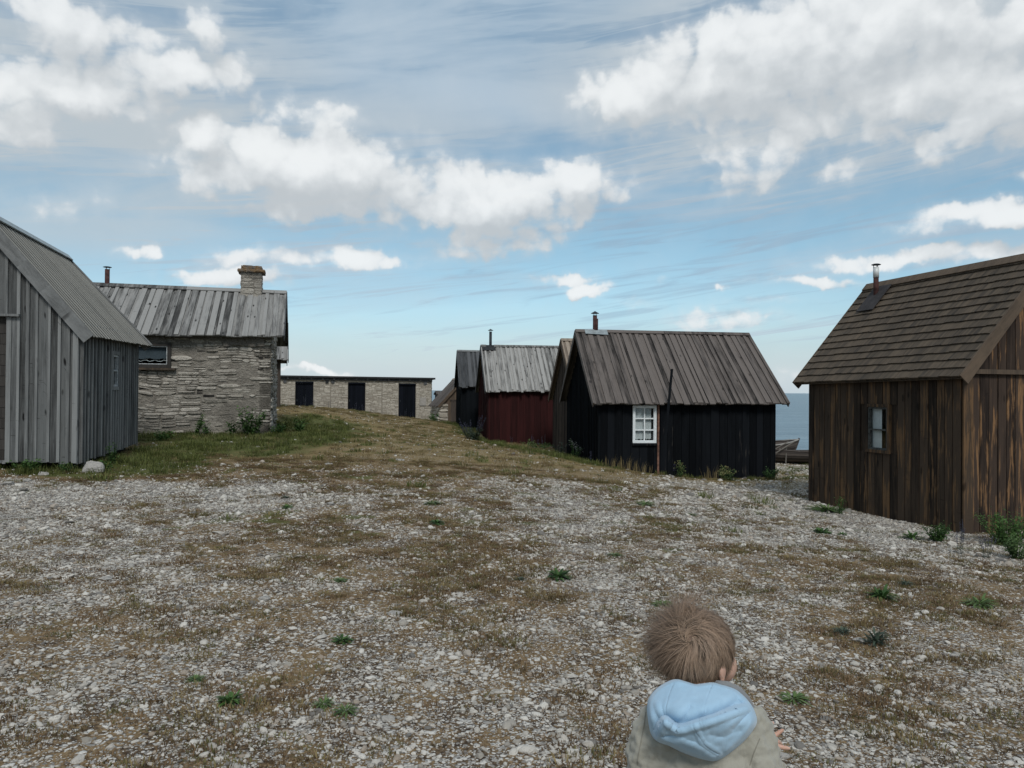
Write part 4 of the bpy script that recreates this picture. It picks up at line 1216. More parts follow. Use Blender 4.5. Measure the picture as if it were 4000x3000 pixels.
q0 = gpt(3069, 1808); q0 = Vector((q0.x, q0.y, q0.z)); hY = 26.6
b0 = at(3069, 1809, hY); t0 = at(3072, 1741, hY)
mb = MB(); mb.tube([b0 - Vector((0, 0, .1)), t0], .022, 6); pr = mb.build('prop_post', M['post'], None, loc=b0)
tag(pr, 'thin upright stake standing in front of the long decayed boat', 'stake')
mb = MB(); mb.tube([at(3022, 1775, hY - .1), at(3104, 1724, hY - .1)], .02, 6); o = mb.build('pole', M['post'], None, loc=at(3022, 1775, hY - .1))
tag(o, 'slanting pole resting across the upright stake by the boats', 'pole')
mb = MB(); mb.tube([at(3022, 1757, hY + .15), at(3080, 1725, hY + .15)], .016, 6); o = mb.build('pole', M['post'], None, loc=at(3022, 1757, hY + .15))
tag(o, 'shorter slanting pole propped against the bow of the rowing boat', 'pole')
# ------------------------------------------------------------------ loose shingle and tufts (uncountable)
def scatter(name, pts, rot, scl, idx, protos, mat):
    col = bpy.data.collections.new(name + ' shapes')
    for i, me_ in enumerate(protos):
        o = bpy.data.objects.new('%s_%02d' % (name, i), me_); col.objects.link(o)
    me = bpy.data.meshes.new(name); me.vertices.add(len(pts))
    me.vertices.foreach_set('co', pts.astype(np.float32).ravel())
    for nm, tp, arr in (('rot', 'FLOAT_VECTOR', rot), ('scl', 'FLOAT_VECTOR', scl)):
        a = me.attributes.new(nm, tp, 'POINT'); a.data.foreach_set('vector', arr.astype(np.float32).ravel())
    a = me.attributes.new('idx', 'INT', 'POINT'); a.data.foreach_set('value', idx.astype(np.int32))
    ob = bpy.data.objects.new(name, me); COL.objects.link(ob)
    ng = bpy.data.node_groups.new(name, 'GeometryNodeTree')
    ng.interface.new_socket('Geometry', in_out='INPUT', socket_type='NodeSocketGeometry')
    ng.interface.new_socket('Geometry', in_out='OUTPUT', socket_type='NodeSocketGeometry')
    gi = ng.nodes.new('NodeGroupInput'); go = ng.nodes.new('NodeGroupOutput')
    ci = ng.nodes.new('GeometryNodeCollectionInfo'); ci.inputs['Collection'].default_value = col
    ci.inputs['Separate Children'].default_value = True; ci.inputs['Reset Children'].default_value = True
    ip = ng.nodes.new('GeometryNodeInstanceOnPoints'); ip.inputs['Pick Instance'].default_value = True
    ng.links.new(gi.outputs[0], ip.inputs['Points']); ng.links.new(ci.outputs[0], ip.inputs['Instance'])
    for nm, tp, sk in (('rot', 'FLOAT_VECTOR', 'Rotation'), ('scl', 'FLOAT_VECTOR', 'Scale'), ('idx', 'INT', 'Instance Index')):
        na = ng.nodes.new('GeometryNodeInputNamedAttribute'); na.data_type = tp; na.inputs[0].default_value = nm
        ng.links.new(na.outputs[0], ip.inputs[sk])
    ng.links.new(ip.outputs[0], go.inputs[0])
    md = ob.modifiers.new('scatter', 'NODES'); md.node_group = ng
    ob['kind'] = 'stuff'
    return ob

def inst_rand(nt):
    n = nt.nodes.new('ShaderNodeObjectInfo'); return S(nt, n.outputs['Random'])
def mat_pebble():
    m, nt, p = newmat('limestone pebbles'); r = inst_rand(nt); co = objco(nt)
    h = r * 7.31; f2 = h._m('FRACT'); f3 = (r * 23.7)._m('FRACT')
    c = mixc(nt, r.pow(.5), (.25,.225,.19), (.66,.63,.575))
    c = mixc(nt, f2.ss(.80, .95) * .75, c, (.30,.235,.175))
    c = mixc(nt, f3.ss(.84, .92) * .8, c, (.10,.095,.090))
    n = noise(nt, co, 2.2, 5, .65)
    c = mixc(nt, n.ss(.50, .72) * .55, c, (.15,.125,.10))
    lk(nt, c, p.inputs['Base Color']); bump(nt, p, noise(nt, co, 7, 4, .6), .5, .15)
    p.inputs['Roughness'].default_value = .92
    return m
M['pebble'] = mat_pebble()
def pebble_mesh(i, sub=2):
    rr = random.Random(100 + i); bm = bmesh.new(); bmesh.ops.create_icosphere(bm, subdivisions=sub, radius=1)
    pl = []
    for k in range(9):
        n = Vector((rr.gauss(0, 1), rr.gauss(0, 1), rr.gauss(0, 1))).normalized(); pl.append((n, rr.uniform(.52, .88)))
    for v in bm.verts:
        for n, d in pl:
            t = v.co.dot(n)
            if t > d: v.co -= n * (t - d) * .9
        v.co *= 1 + rr.uniform(-.03, .03)
        v.co.z = v.co.z if v.co.z > -.5 else -.5 + (v.co.z + .5) * .3
    me = bpy.data.meshes.new('pebble'); bm.to_mesh(me); bm.free()
    me.materials.append(M['pebble']); 
    me.shade_smooth() if i % 3 == 0 else me.shade_flat()
    return me

HUTS = [hA, hB, hC, hE, hF, hM, hG, hH, hD, hK]
def outside(X, Y, pad=0.0):
    ok = np.ones(len(X), bool)
    for h in HUTS:
        dx = X - h.A.x; dy = Y - h.A.y
        a = dx * h.e.x + dy * h.e.y; t = dx * h.g.x + dy * h.g.y
        ok &= ~((a > -pad) & (a < h.L + pad) & (t > -pad) & (t < h.W + pad))
    return ok
def sample(n, y0, y1, k=.74, side=1.2):
    Y = np.sqrt(RNG.random(n) * (y1 ** 2 - y0 ** 2) + y0 ** 2); X = (RNG.random(n) * 2 - 1) * (k * Y + side)
    return X, Y
def noise_floor(X, Y): return fbm(X, Y, 3.4, 91, 3)
PX, PY, PS = [], [], []
def add_pebbles(n, y0, y1, smin, smed, sig, smax, wpow=1.0, basew=.08):
    X, Y = sample(n, y0, y1); W, G, _ = zones(X, Y)
    pr = np.clip(basew + W ** 1.35 * 1.25, 0, 1) * (1 - .75 * G) * (.25 + 1.3 * sstep(.34, .62, noise_floor(X, Y)))
    keep = (RNG.random(n) < pr) & outside(X, Y, .02)
    X, Y = X[keep], Y[keep]
    s = np.clip(np.exp(RNG.normal(math.log(smed), sig, len(X))), smin, smax)
    PX.append(X); PY.append(Y); PS.append(s)
add_pebbles(70000, 1.3, 6.5, .003, .0068, .50, .030, 1.0, .24)
add_pebbles(5200, 1.3, 6.5, .010, .016, .32, .038, 1.0, .12)
add_pebbles(112000, 6.5, 13, .005, .0095, .42, .035, 1.0, .20)
add_pebbles(7000, 6.5, 13, .013, .023, .35, .06, 1.0, .06)
add_pebbles(110000, 12, 30, .010, .020, .45, .10, 1.0, .05)
X = np.concatenate(PX); Y = np.concatenate(PY); s = np.concatenate(PS)
Z = gz(X, Y); n = len(X)
rot = np.stack([RNG.normal(0, .22, n), RNG.normal(0, .22, n), RNG.random(n) * 6.28], 1)
asp = RNG.uniform(.62, 1.0, n); flt = RNG.uniform(.30, .70, n)
scl = np.stack([s * 1.15, s * asp, s * flt], 1)
protos = [pebble_mesh(i, 2) for i in range(12)]
gravel = scatter('gravel', np.stack([X, Y, Z + s * flt * .28], 1), rot, scl, RNG.integers(0, 12, n), protos, None)
print('pebbles', n)

# ---- foliage materials
def mat_leaf(name, a, b, tip=None):
    m, nt, p = newmat(name); rn = attr(nt, 'rnd'); r = inst_rand(nt); co = geopos(nt)
    f = rn * .6 + r * .3 + noise(nt, co, 7, 3) * .3 - .1
    c = mixc(nt, f.ss(.1, .9), a, b)
    lk(nt, c, p.inputs['Base Color']); p.inputs['Roughness'].default_value = .7
    o = [x for x in nt.nodes if x.type == 'OUTPUT_MATERIAL'][0]
    tr = nt.nodes.new('ShaderNodeBsdfTranslucent'); lk(nt, c, tr.inputs[0]); mx = nt.nodes.new('ShaderNodeMixShader')
    mx.inputs[0].default_value = .25; nt.links.new(p.outputs[0], mx.inputs[1]); nt.links.new(tr.outputs[0], mx.inputs[2]); nt.links.new(mx.outputs[0], o.inputs[0])
    return m
M['grass'] = mat_leaf('green grass', (.040,.054,.014), (.142,.162,.044))
M['drygrass'] = mat_leaf('dry ochre grass', (.105,.080,.034), (.27,.210,.100))
M['moss'] = mat_leaf('dry moss', (.070,.044,.022), (.20,.130,.068))
M['olive'] = mat_leaf('olive turf', (.065,.062,.022), (.165,.150,.060))
M['weed'] = mat_leaf('dark green weed leaves', (.024,.058,.016), (.085,.165,.042))
M['weedlight'] = mat_leaf('fresh green weed leaves', (.045,.085,.026), (.14,.215,.075))
M['bluegreen'] = mat_leaf('grey green bugloss leaves', (.035,.055,.040), (.10,.13,.095))
M['purple'] = mat_leaf('dull violet blue flowers', (.060,.058,.115), (.17,.16,.27))
M['yellow'] = mat_leaf('pale yellow flowers', (.28,.27,.10), (.50,.48,.24))
M['whiteflower'] = mat_leaf('white flowers', (.32,.34,.33), (.6,.62,.6))

def blade(mb, base, tip, w, rnd, bend=None, segs=2):
    base, tip = Vector(base), Vector(tip); d = tip - base
    side = Vector((-d.y, d.x, 0)); side = side.normalized() if side.length > 1e-6 else Vector((1, 0, 0))
    up = Vector((0, 0, 1)); b0 = len(mb.v)
    if bend is None: bend = .25
    for i in range(segs):
        t = i / segs; p = base + d * t + up * (math.sin(t * math.pi) * d.length * bend * .5); ww = w * (1 - t * .55)
        mb.v.append(tuple(p - side * ww)); mb.v.append(tuple(p + side * ww))
    mb.v.append(tuple(tip))
    for i in range(segs - 1): mb.face([b0+2*i, b0+2*i+1, b0+2*i+3, b0+2*i+2], [(0,0)]*4, rnd)
    mb.face([b0+2*segs-2, b0+2*segs-1, b0+2*segs], [(0,0)]*3, rnd)
def leaf(mb, base, d, up, L, w, rnd, droop=.3):
    d = Vector(d).normalized(); side = d.cross(Vector(up)); side = side.normalized() if side.length > 1e-5 else Vector((1, 0, 0))
    base = Vector(base); b = len(mb.v); dn = Vector((0, 0, -1))
    pts = [(0, .25), (.35, 1), (.7, .75), (1, 0)]
    for t, ww in pts[:-1]:
        c = base + d * L * t + dn * L * droop * t * t
        mb.v.append(tuple(c - side * w * ww)); mb.v.append(tuple(c + side * w * ww))
    mb.v.append(tuple(base + d * L + dn * L * droop))
    for i in (0, 1): mb.face([b+2*i, b+2*i+1, b+2*i+3, b+2*i+2], [(0,0)]*4, rnd)
    mb.face([b+4, b+5, b+6], [(0,0)]*3, rnd)
def tuft_mesh(i, n, rad, h, w, mat, lean=.6):
    rr = random.Random(i); mb = MB()
    for k in range(n):
        a = rr.random() * 6.28; r = rad * math.sqrt(rr.random()); x, y = r * math.cos(a), r * math.sin(a)
        hh = h * rr.uniform(.45, 1.1) * (1 - .4 * r / rad); a2 = a + rr.uniform(-1.2, 1.2); l = hh * lean * rr.uniform(.2, 1.2)
        blade(mb, (x, y, -.003), (x + math.cos(a2) * l, y + math.sin(a2) * l, hh), w * rr.uniform(.6, 1.3), rr.random())
    o = mb.build('tuft', mat); me = o.data; bpy.data.objects.remove(o); return me
def scat_tufts(name, n, y0, y1, prob, meshes, s0, s1):
    X, Y = sample(n, y0, y1); W, G, D = zones(X, Y)
    keep = (RNG.random(n) < prob(W, G, D, X, Y)) & outside(X, Y, .0); X, Y = X[keep], Y[keep]; m = len(X)
    s = RNG.uniform(s0, s1, m) * (1 + .0 * X)
    rot = np.stack([RNG.normal(0, .1, m), RNG.normal(0, .1, m), RNG.random(m) * 6.28], 1)
    print(name, m)
    return scatter(name, np.stack([X, Y, gz(X, Y)], 1), rot, np.stack([s, s, s * RNG.uniform(.7, 1.2, m)], 1), RNG.integers(0, len(meshes), m), meshes, None)
mossm = [tuft_mesh(200 + i, 70, .085, .018, .0022, M['moss'], 1.3) for i in range(5)] + [tuft_mesh(230 + i, 60, .075, .020, .0022, M['olive'], 1.2) for i in range(2)] + [tuft_mesh(240 + i, 60, .07, .028, .0018, M['drygrass'], 1.2) for i in range(2)]
mossn = lambda X, Y: sstep(.42, .60, fbm(X, Y, 2.1, 141, 4))
scat_tufts('moss', 42000, 1.3, 14, lambda W, G, D, X, Y: (.12 + 1.15 * mossn(X, Y)) * np.clip(1.1 - W * 1.05, .04, 1) * (1 - G), mossm, .6, 1.5)
drym = [tuft_mesh(300 + i, 60, .14, .06, .0032, M['drygrass'], 1.0) for i in range(4)] + [tuft_mesh(320 + i, 60, .14, .055, .0035, M['olive'], 1.0) for i in range(2)] + [tuft_mesh(330, 50, .13, .05, .0032, M['moss'], 1.0)]
scat_tufts('dry_grass', 20000, 9, 40, lambda W, G, D, X, Y: np.clip(1.0 - W * 1.7, 0, 1) * (1 - G * .8) * sstep(10.0, 13, Y - .3 * np.abs(X)) * (.4 + .6 * mossn(X, Y)), drym, .6, 1.3)
grm = [tuft_mesh(400 + i, 60, .15, .13, .0045, M['grass'], .8) for i in range(4)] + [tuft_mesh(420, 60, .13, .09, .004, M['olive'], .8)]
scat_tufts('green_grass', 34000, 3, 40, lambda W, G, D, X, Y: sstep(.30, .90, G) * np.where(Y < 10.5, .12, 1.0), grm, .45, 1.25)

# ------------------------------------------------------------------ single stones one can point at
def rock_mesh(i, sub=3):
    rr = random.Random(500 + i); bm = bmesh.new(); bmesh.ops.create_icosphere(bm, subdivisions=sub, radius=1)
    pl = [(Vector((rr.gauss(0, 1), rr.gauss(0, 1), rr.gauss(0, 1))).normalized(), rr.uniform(.50, .85)) for _ in range(12)]
    for v in bm.verts:
        for n, d in pl:
            t = v.co.dot(n)
            if t > d: v.co -= n * (t - d) * .92
        q = v.co * 3 + Vector((i * 7.1, 0, 0))
        v.co *= 1 + .10 * (float(vnoise(q.x, q.y + q.z, 1.0, i)) - .5)
    me = bpy.data.meshes.new('rock'); bm.to_mesh(me); bm.free(); me.materials.append(M['rock']); me.shade_flat(); return me
ROCKM = [rock_mesh(i) for i in range(6)]
def rock(px, py, wpx, hr, label, kind='rock', k=0, group=None):
    p = gpt(px, py); dpth = p.y; w = wpx / 3004 * dpth / 2
    o = bpy.data.objects.new(kind, ROCKM[k % 6]); COL.objects.link(o)
    o.scale = (w * 1.15, w * .85, w * hr); o.rotation_euler = (0, 0, (k * 2.4) % 6.28); o.location = p + Vector((0, 0, w * hr * .35))
    tag(o, label, 'stone', group); return o
rock(360, 1848, 82, 1.0, 'large white boulder standing at the corner of the grey hut', 'boulder', 0)
rock(327, 1822, 26, 1.2, 'small grey upright stone between the white boulder and the grey hut', 'stone', 3)
rock(30, 1897, 62, .35, 'flat pale slab at the left edge in front of the weeds', 'stone', 1)
rock(107, 1884, 44, .5, 'white stone in the turf just right of the flat pale slab', 'stone', 2)
rock(170, 1858, 46, .45, 'grey stone under the near corner of the grey hut', 'stone', 4)
rock(420, 2272, 52, .32, 'flat light grey slab lying alone in the shingle at left', 'stone', 5)
rock(781, 2220, 46, .28, 'thin tilted pale flake on brown turf, left of centre', 'stone', 1)
rock(883, 2372, 28, .75, 'round white stone left of the grey lump', 'stone', 2)
rock(1030, 2350, 50, .45, 'darker grey lump among the pebbles beside a green weed', 'stone', 3)
rock(1563, 1798, 42, .25, 'flat white slab on the ochre turf in the middle distance', 'stone', 4)
rock(1285, 1816, 36, .3, 'small pale slab on the turf below the green slope', 'stone', 5)
rock(1540, 2406, 60, .35, 'pale slab with a dark crack, lying left of the trodden track', 'stone', 0)
rock(1811, 2410, 34, .75, 'upright white stone right of the cracked slab', 'stone', 1)
rock(3360, 2514, 62, .42, 'oblong whitish block beside a green sprig on the right', 'stone', 2)
rock(3728, 2572, 44, .4, 'pale wedge shaped stone on the brown ground at far right', 'stone', 3)
rock(1515, 2823, 64, .38, 'broad white stone near the bottom, left of centre', 'stone', 4)
rock(1486, 2682, 30, .8, 'white angular stone above the broad white stone', 'stone', 5)
rock(3062, 2962, 42, .7, 'white stone on dark soil just below the child\'s hand', 'stone', 0)
rock(1290, 1972, 46, .3, 'low pale slab at the edge of the white shingle band', 'stone', 2)
rock(3300, 1998, 60, .25, 'flat grey slab against the foot of the shingled hut', 'stone', 3)

# ------------------------------------------------------------------ plants one can point at
def weed_mesh(seed, n, r, h, mat, lw=.012):
    rr = random.Random(seed); mb = MB()
    for k in range(n):
        a = rr.random() * 6.28; el_ = rr.uniform(.1, 1.2); rad = r * rr.uniform(.0, .35)
        base = (math.cos(a) * rad, math.sin(a) * rad, rr.uniform(0, h * .35))
        leaf(mb, base, (math.cos(a) * math.cos(el_), math.sin(a) * math.cos(el_), math.sin(el_) * h / r), (0, 0, 1), r * rr.uniform(.5, 1.0), lw * rr.uniform(.6, 1.2), rr.random(), .35)
    o = mb.build('weed', mat); me = o.data; bpy.data.objects.remove(o); return me
def bush_mesh(seed, n, r, h, mat, lw=.018, ll=.07):
    rr = random.Random(seed); mb = MB(); stems = [(rr.uniform(-.8, .8) * r, rr.uniform(-.8, .8) * r, h * rr.uniform(.55, 1.05)) for _ in range(max(5, n // 45))]
    for x, y, z in stems:
        mb.tube([(x * .25, y * .25, -.02), (x * .7, y * .7, z * .55), (x, y, z)], [.006, .005, .002], 4, .3)
    for k in range(n):
        x, y, z = rr.choice(stems); t = rr.uniform(.12, 1.02)
        p = Vector((x * (.25 + .75 * t), y * (.25 + .75 * t), z * t)) + Vector((rr.gauss(0, .03), rr.gauss(0, .03), rr.gauss(0, .02)))
        a = rr.random() * 6.28; e = rr.uniform(-.2, 1.1)
        leaf(mb, p, (math.cos(a) * math.cos(e), math.sin(a) * math.cos(e), math.sin(e)), (0, 0, 1), ll * rr.uniform(.5, 1.2) * (1.2 - .5 * t), lw * rr.uniform(.6, 1.2), rr.random(), .3)
    o = mb.build('bush', mat); me = o.data; bpy.data.objects.remove(o); return me, stems
def spike_meshes(seed, ns, r, h):
    rr = random.Random(seed); mb = MB(); fl = MB()
    for i in range(ns):
        a = rr.random() * 6.28; d = r * math.sqrt(rr.random()); x, y = d * math.cos(a), d * math.sin(a); hh = h * rr.uniform(.6, 1.05)
        lx, ly = x * .5 + rr.uniform(-.03, .03), y * .5 + rr.uniform(-.03, .03)
        mb.tube([(x * .5, y * .5, -.02), (x, y, hh * .5), (x + lx, y + ly, hh)], [.006, .005, .003], 4, .4)
        for k in range(26):
            t = rr.uniform(.02, .55); p = Vector((x * .5 + x * .5 * min(1, t * 2), y * .5 + y * .5 * min(1, t * 2), hh * t)); an = rr.random() * 6.28
            leaf(mb, p, (math.cos(an), math.sin(an), .5), (0, 0, 1), .11 * (1.2 - t), .009, rr.random(), .25)
        for k in range(62):
            t = rr.uniform(.42, 1.0); p = Vector((x + lx * (t - .5) * 2 * .9, y + ly * (t - .5) * 2 * .9, hh * t)); an = rr.random() * 6.28; q = .030 * (1.25 - t)
            leaf(fl, p, (math.cos(an), math.sin(an), rr.uniform(-.1, .7)), (0, 0, 1), .022 + q, .011, rr.random(), .1)
    a = mb.build('foliage', M['bluegreen']); b = fl.build('flower_spike', M['purple'])
    A, B = a.data, b.data; bpy.data.objects.remove(a); bpy.data.objects.remove(b); return A, B
WM = [weed_mesh(600 + i, 70, .13, .10, M['weed']) for i in range(3)] + [weed_mesh(610 + i, 80, .14, .09, M['weedlight'], .007) for i in range(2)] + [weed_mesh(620, 60, .12, .12, M['bluegreen'], .009)]
def weed(px, py, wpx, label, k=0, hs=1.0, name='weed', group=None, base=.26):
    p = gpt(px, py); o = bpy.data.objects.new(name, WM[k]); COL.objects.link(o); s = wpx / 3004 * p.y / base * 1.15
    o.location = p; o.scale = (s, s, s * hs); o.rotation_euler = (0, 0, px * .37); tag(o, label, 'weed', group); return o
weed(898, 2752, 110, 'green weed rosette in the shingle at lower left', 0)
weed(1262, 2762, 88, 'fresh green weed, left one of the pair near the bottom', 3)
weed(1350, 2800, 100, 'fresh green weed, right one of the pair near the bottom', 4)
weed(1338, 2508, 84, 'small dark weed above the pair near the bottom', 1, .8)
weed(2180, 2266, 112, 'spreading dark green weed in the middle of the gravel', 0, .8)
weed(1706, 2054, 74, 'low green weed on the pale track in mid distance', 2, .7)
weed(1122, 1984, 50, 'small weed at the right end of the white shingle band', 1, .8)
weed(1690, 1975, 70, 'olive tuft just beyond the low green weed on the track', 4, .6)
weed(2520, 1974, 84, 'sparse fresh green tuft in front of the black hut', 4, .7)
weed(2700, 2016, 50, 'tiny green tuft right of the sparse one before the black hut', 3, .7)
weed(3445, 2345, 120, 'compact dark green weed on the right between two pale stones', 0, 1.1)
weed(3824, 2368, 136, 'wide fresh green weed near the right edge', 3, .8)
weed(3536, 2296, 70, 'low purplish bugloss seedling behind the compact dark weed', 5, 1.0)
weed(3420, 2520, 130, 'leggy sprig growing from behind the oblong whitish block', 5, 1.5)
weed(3290, 2480, 80, 'faint bluish sprig left of the leggy sprig', 5, .9)
weed(2402, 2174, 60, 'dull green tuft on the right edge of the track', 4, .6)
weed(762, 2666, 70, 'dull green tuft at lower left above the rosette', 4, .6)
weed(3210, 2084, 84, 'small dark weed in the white gravel near the shingled hut', 1, .6)
weed(3290, 2094, 44, 'tiny dark weed right of the one by the shingled hut', 2, .7)
weed(3230, 1996, 150, 'flat grassy cushion at the foot of the shingled hut', 4, .4)
weed(3560, 2108, 90, 'dark sprig in the gravel before the middle of the shingled hut', 2, .9)
weed(2030, 2270, 60, 'bluish green sprig left of the spreading weed', 5, .5)
weed(1330, 2270, 70, 'grassy tuft on brown turf at left of centre', 4, .5)
weed(2590, 2370, 90, 'olive tuft right above the child\'s head', 4, .5)
weed(1115, 1950, 46, 'grey green tuft behind the weed at the shingle band', 5, .6)
weed(3100, 2740, 120, 'yellow green mossy tuft right of the child\'s shoulder', 4, .6)
def bush(px, py, Y, wpx, hpx, label, mat, seed, n=260, name='bush', flowers=None, group=None, lw=.016, ll=.075):
    p = at(px, py, Y); p.z = gzf(p.x, p.y); r = wpx / 3004 * Y / 2; h = hpx / 3004 * Y
    me, stems = bush_mesh(seed, n, r, h, mat, lw, ll)
    if not flowers:
        o = bpy.data.objects.new(name, me); COL.objects.link(o); o.location = p; tag(o, label, name.replace('_', ' '), group); return o
    root = empty(name, p, label, name.replace('_', ' '), group)
    o = bpy.data.objects.new('foliage', me); COL.objects.link(o); o.parent = root
    rr = random.Random(seed + 5); mb = MB()
    for k in range(n // 3):
        x, y, z = rr.choice(stems); t = rr.uniform(.7, 1.05); q = Vector((x * t, y * t, z * t)) + Vector((rr.gauss(0, .04), rr.gauss(0, .04), rr.gauss(0, .02)))
        for j in range(3):
            a = rr.random() * 6.28; leaf(mb, q, (math.cos(a), math.sin(a), .4), (0, 0, 1), .02, .010, rr.random(), 0)
    f = mb.build('flowers', flowers); f.parent = root
    return root
bush(985, 1722, 17.4, 150, 112, 'dense dark green bush at the right corner of the stone house', M['weed'], 700, 700, lw=.022, ll=.11)
bush(905, 1722, 17.3, 70, 75, 'smaller green shoot left of the dense bush at the stone house', M['weed'], 701, 200, lw=.02, ll=.1)
bush(762, 1712, 17.2, 70, 88, 'tall weed against the middle of the rubble wall', M['weed'], 702, 200, name='tall_weed', lw=.02, ll=.09)
bush(812, 1716, 17.2, 60, 55, 'short weed right of the tall one at the rubble wall', M['weed'], 703, 130, name='tall_weed', lw=.018, ll=.08)
bush(640, 1740, 16.0, 120, 42, 'low nettle patch below the window of the stone house', M['weed'], 704, 260, name='nettle_patch', lw=.02, ll=.08)
bush(1165, 1678, 20.0, 90, 52, 'dark green bush on the slope right of the stone house', M['weed'], 705, 320, lw=.022, ll=.10)
bush(1105, 1690, 19.3, 80, 60, 'green clump at the foot of the stone house gable', M['grass'], 706, 300, lw=.02, ll=.10)
bush(100, 1862, 11.1, 170, 54, 'leafy weeds under the front of the grey hut at left edge', M['weed'], 707, 500, name='weed_patch', lw=.014, ll=.06)
bush(250, 1862, 11.2, 70, 40, 'small leafy clump beneath the corner of the grey hut', M['weed'], 708, 160, name='weed_patch', lw=.013, ll=.05)
bush(440, 1800, 12.2, 60, 80, 'leafy weed against the side wall of the grey hut below its window', M['weed'], 709, 200, name='tall_weed', lw=.014, ll=.06)
bush(400, 1862, 11.4, 110, 42, 'leafy patch right of the white boulder', M['weed'], 710, 260, name='weed_patch', lw=.014, ll=.06)
bush(2838, 1866, 16.7, 100, 54, 'round bush with pale yellow flowers at the foot of the black hut', M['weedlight'], 711, 420, flowers=M['yellow'], name='flowering_bush', lw=.012, ll=.06)
bush(3008, 1872, 16.9, 92, 54, 'dark green bush at the right corner of the black hut', M['weed'], 712, 420, lw=.013, ll=.06)
bush(2655, 1852, 16.7, 80, 62, 'leggy green plant at the black hut right of the window', M['weedlight'], 713, 230, flowers=M['yellow'], name='tall_weed', lw=.012, ll=.06)
bush(2246, 1800, 18.6, 60, 66, 'white flowering shrub at the gable of the black hut', M['weed'], 714, 220, flowers=M['whiteflower'], name='flowering_bush', lw=.013, ll=.06)
bush(2190, 1770, 20.6, 90, 50, 'tangled dark weeds in front of the brown hut', M['bluegreen'], 715, 260, name='weed_patch', lw=.013, ll=.06)
bush(2060, 1752, 24.6, 90, 34, 'low green weeds along the foot of the red hut', M['weedlight'], 716, 200, name='weed_patch', lw=.013, ll=.06)
bush(1700, 1644, 37.6, 70, 34, 'green growth on the rough stone foot of the low hut', M['weed'], 717, 260, name='weed_patch', lw=.03, ll=.12)
bush(3284, 1992, 11.6, 44, 62, 'weed with a flower stalk against the wall of the shingled hut', M['weed'], 718, 130, name='tall_weed', lw=.010, ll=.04)
bush(3930, 2165, 9.2, 230, 125, 'broad tangled bush in front of the gable of the shingled hut', M['weed'], 719, 1500, lw=.010, ll=.055)
bush(3660, 2152, 9.25, 120, 70, 'green clump in the gravel left of the hut corner', M['weed'], 720, 800, name='weed_patch', lw=.009, ll=.045)
bush(3980, 2230, 8.2, 130, 90, 'green clump at the right edge in front of the tangled bush', M['weedlight'], 721, 800, name='weed_patch', lw=.009, ll=.045)
SPM = [spike_meshes(800 + i, n_, r_, 1.0) for i, (n_, r_) in enumerate(((1, .02), (3, .12), (6, .22), (11, .3)))]
def bugloss(px, py, Y, hpx, k, label, ws=1.0, group=None):
    p = at(px, py, Y); p.z = gzf(p.x, p.y); h = hpx / 3004 * Y
    root = empty('bugloss', p, label, 'bugloss', group); root.scale = (h * ws, h * ws, h); root.rotation_euler = (0, 0, px * .71)
    for nm, me in zip(('foliage', 'flower_spike'), SPM[k]):
        o = bpy.data.objects.new(nm, me); COL.objects.link(o); o.parent = root
    return root
bugloss(1848, 1706, 25.9, 98, 3, 'big bushy clump of violet flower spikes between the dark hut and the red hut', 1.5)
bugloss(1822, 1704, 26.3, 60, 2, 'lower violet clump at the left foot of the big one by the red hut', 1.3)
bugloss(2082, 1744, 24.9, 54, 1, 'pinkish violet spikes before the red hut, leftmost of three', 1.4)
bugloss(2104, 1744, 24.7, 56, 0, 'single violet spike before the red hut, middle of three', 2.6)
bugloss(2124, 1744, 24.5, 62, 1, 'tallest violet spikes before the red hut, rightmost of three', 1.2)
bugloss(1996, 1728, 25.6, 34, 1, 'short faded spikes near the middle of the red hut', 1.4)
bugloss(2303, 1815, 17.0, 78, 0, 'lone pale bugloss spike at the gable corner of the black hut', 2.2)
bugloss(2633, 1846, 16.8, 78, 0, 'dark bugloss stalk beside the leggy green plant at the black hut', 2.2)
bugloss(3762, 2150, 9.6, 78, 1, 'violet bugloss at the near corner of the shingled hut', 1.2)
bugloss(3850, 2225, 8.2, 90, 2, 'bugloss with dull spikes in front of the hut corner gravel', 1.3)
bugloss(3750, 2205, 8.4, 110, 1, 'green bugloss clump standing forward of the shingled hut corner', 1.4)
gC = 'bugloss plants along the wall of the stone shed'
for i, px in enumerate((1173, 1190, 1206, 1218, 1262, 1280, 1300, 1330, 1368, 1384, 1396, 1408, 1418, 1440, 1470, 1490, 1510, 1535, 1560, 1576, 1592, 1608, 1640)):
    hp = (26, 30, 20, 20, 14, 16, 16, 14, 22, 26, 24, 24, 24, 16, 14, 14, 12, 18, 20, 24, 26, 18, 12)[i]
    u = uC(px); q = hC.A + hC.e * u - hC.g * (.35 + .2 * (i % 3)); p = Vector((q.x, q.y, gzf(q.x, q.y)))
    # those behind the swell of the turf grow on its far side, so only tall ones show
    h = hp / 3004 * q.y + .25 + (.35 if px < 1340 else .15 if px < 1450 else 0)
    root = empty('bugloss', p, 'small dusky violet flower spikes growing along the wall of the pale stone shed', 'bugloss', gC); root.scale = (h * .9, h * .9, h); root.rotation_euler = (0, 0, i * 1.3)
    for nm, me in zip(('foliage', 'flower_spike'), SPM[1 if i % 2 else 0]):
        o = bpy.data.objects.new(nm, me); COL.objects.link(o); o.parent = root
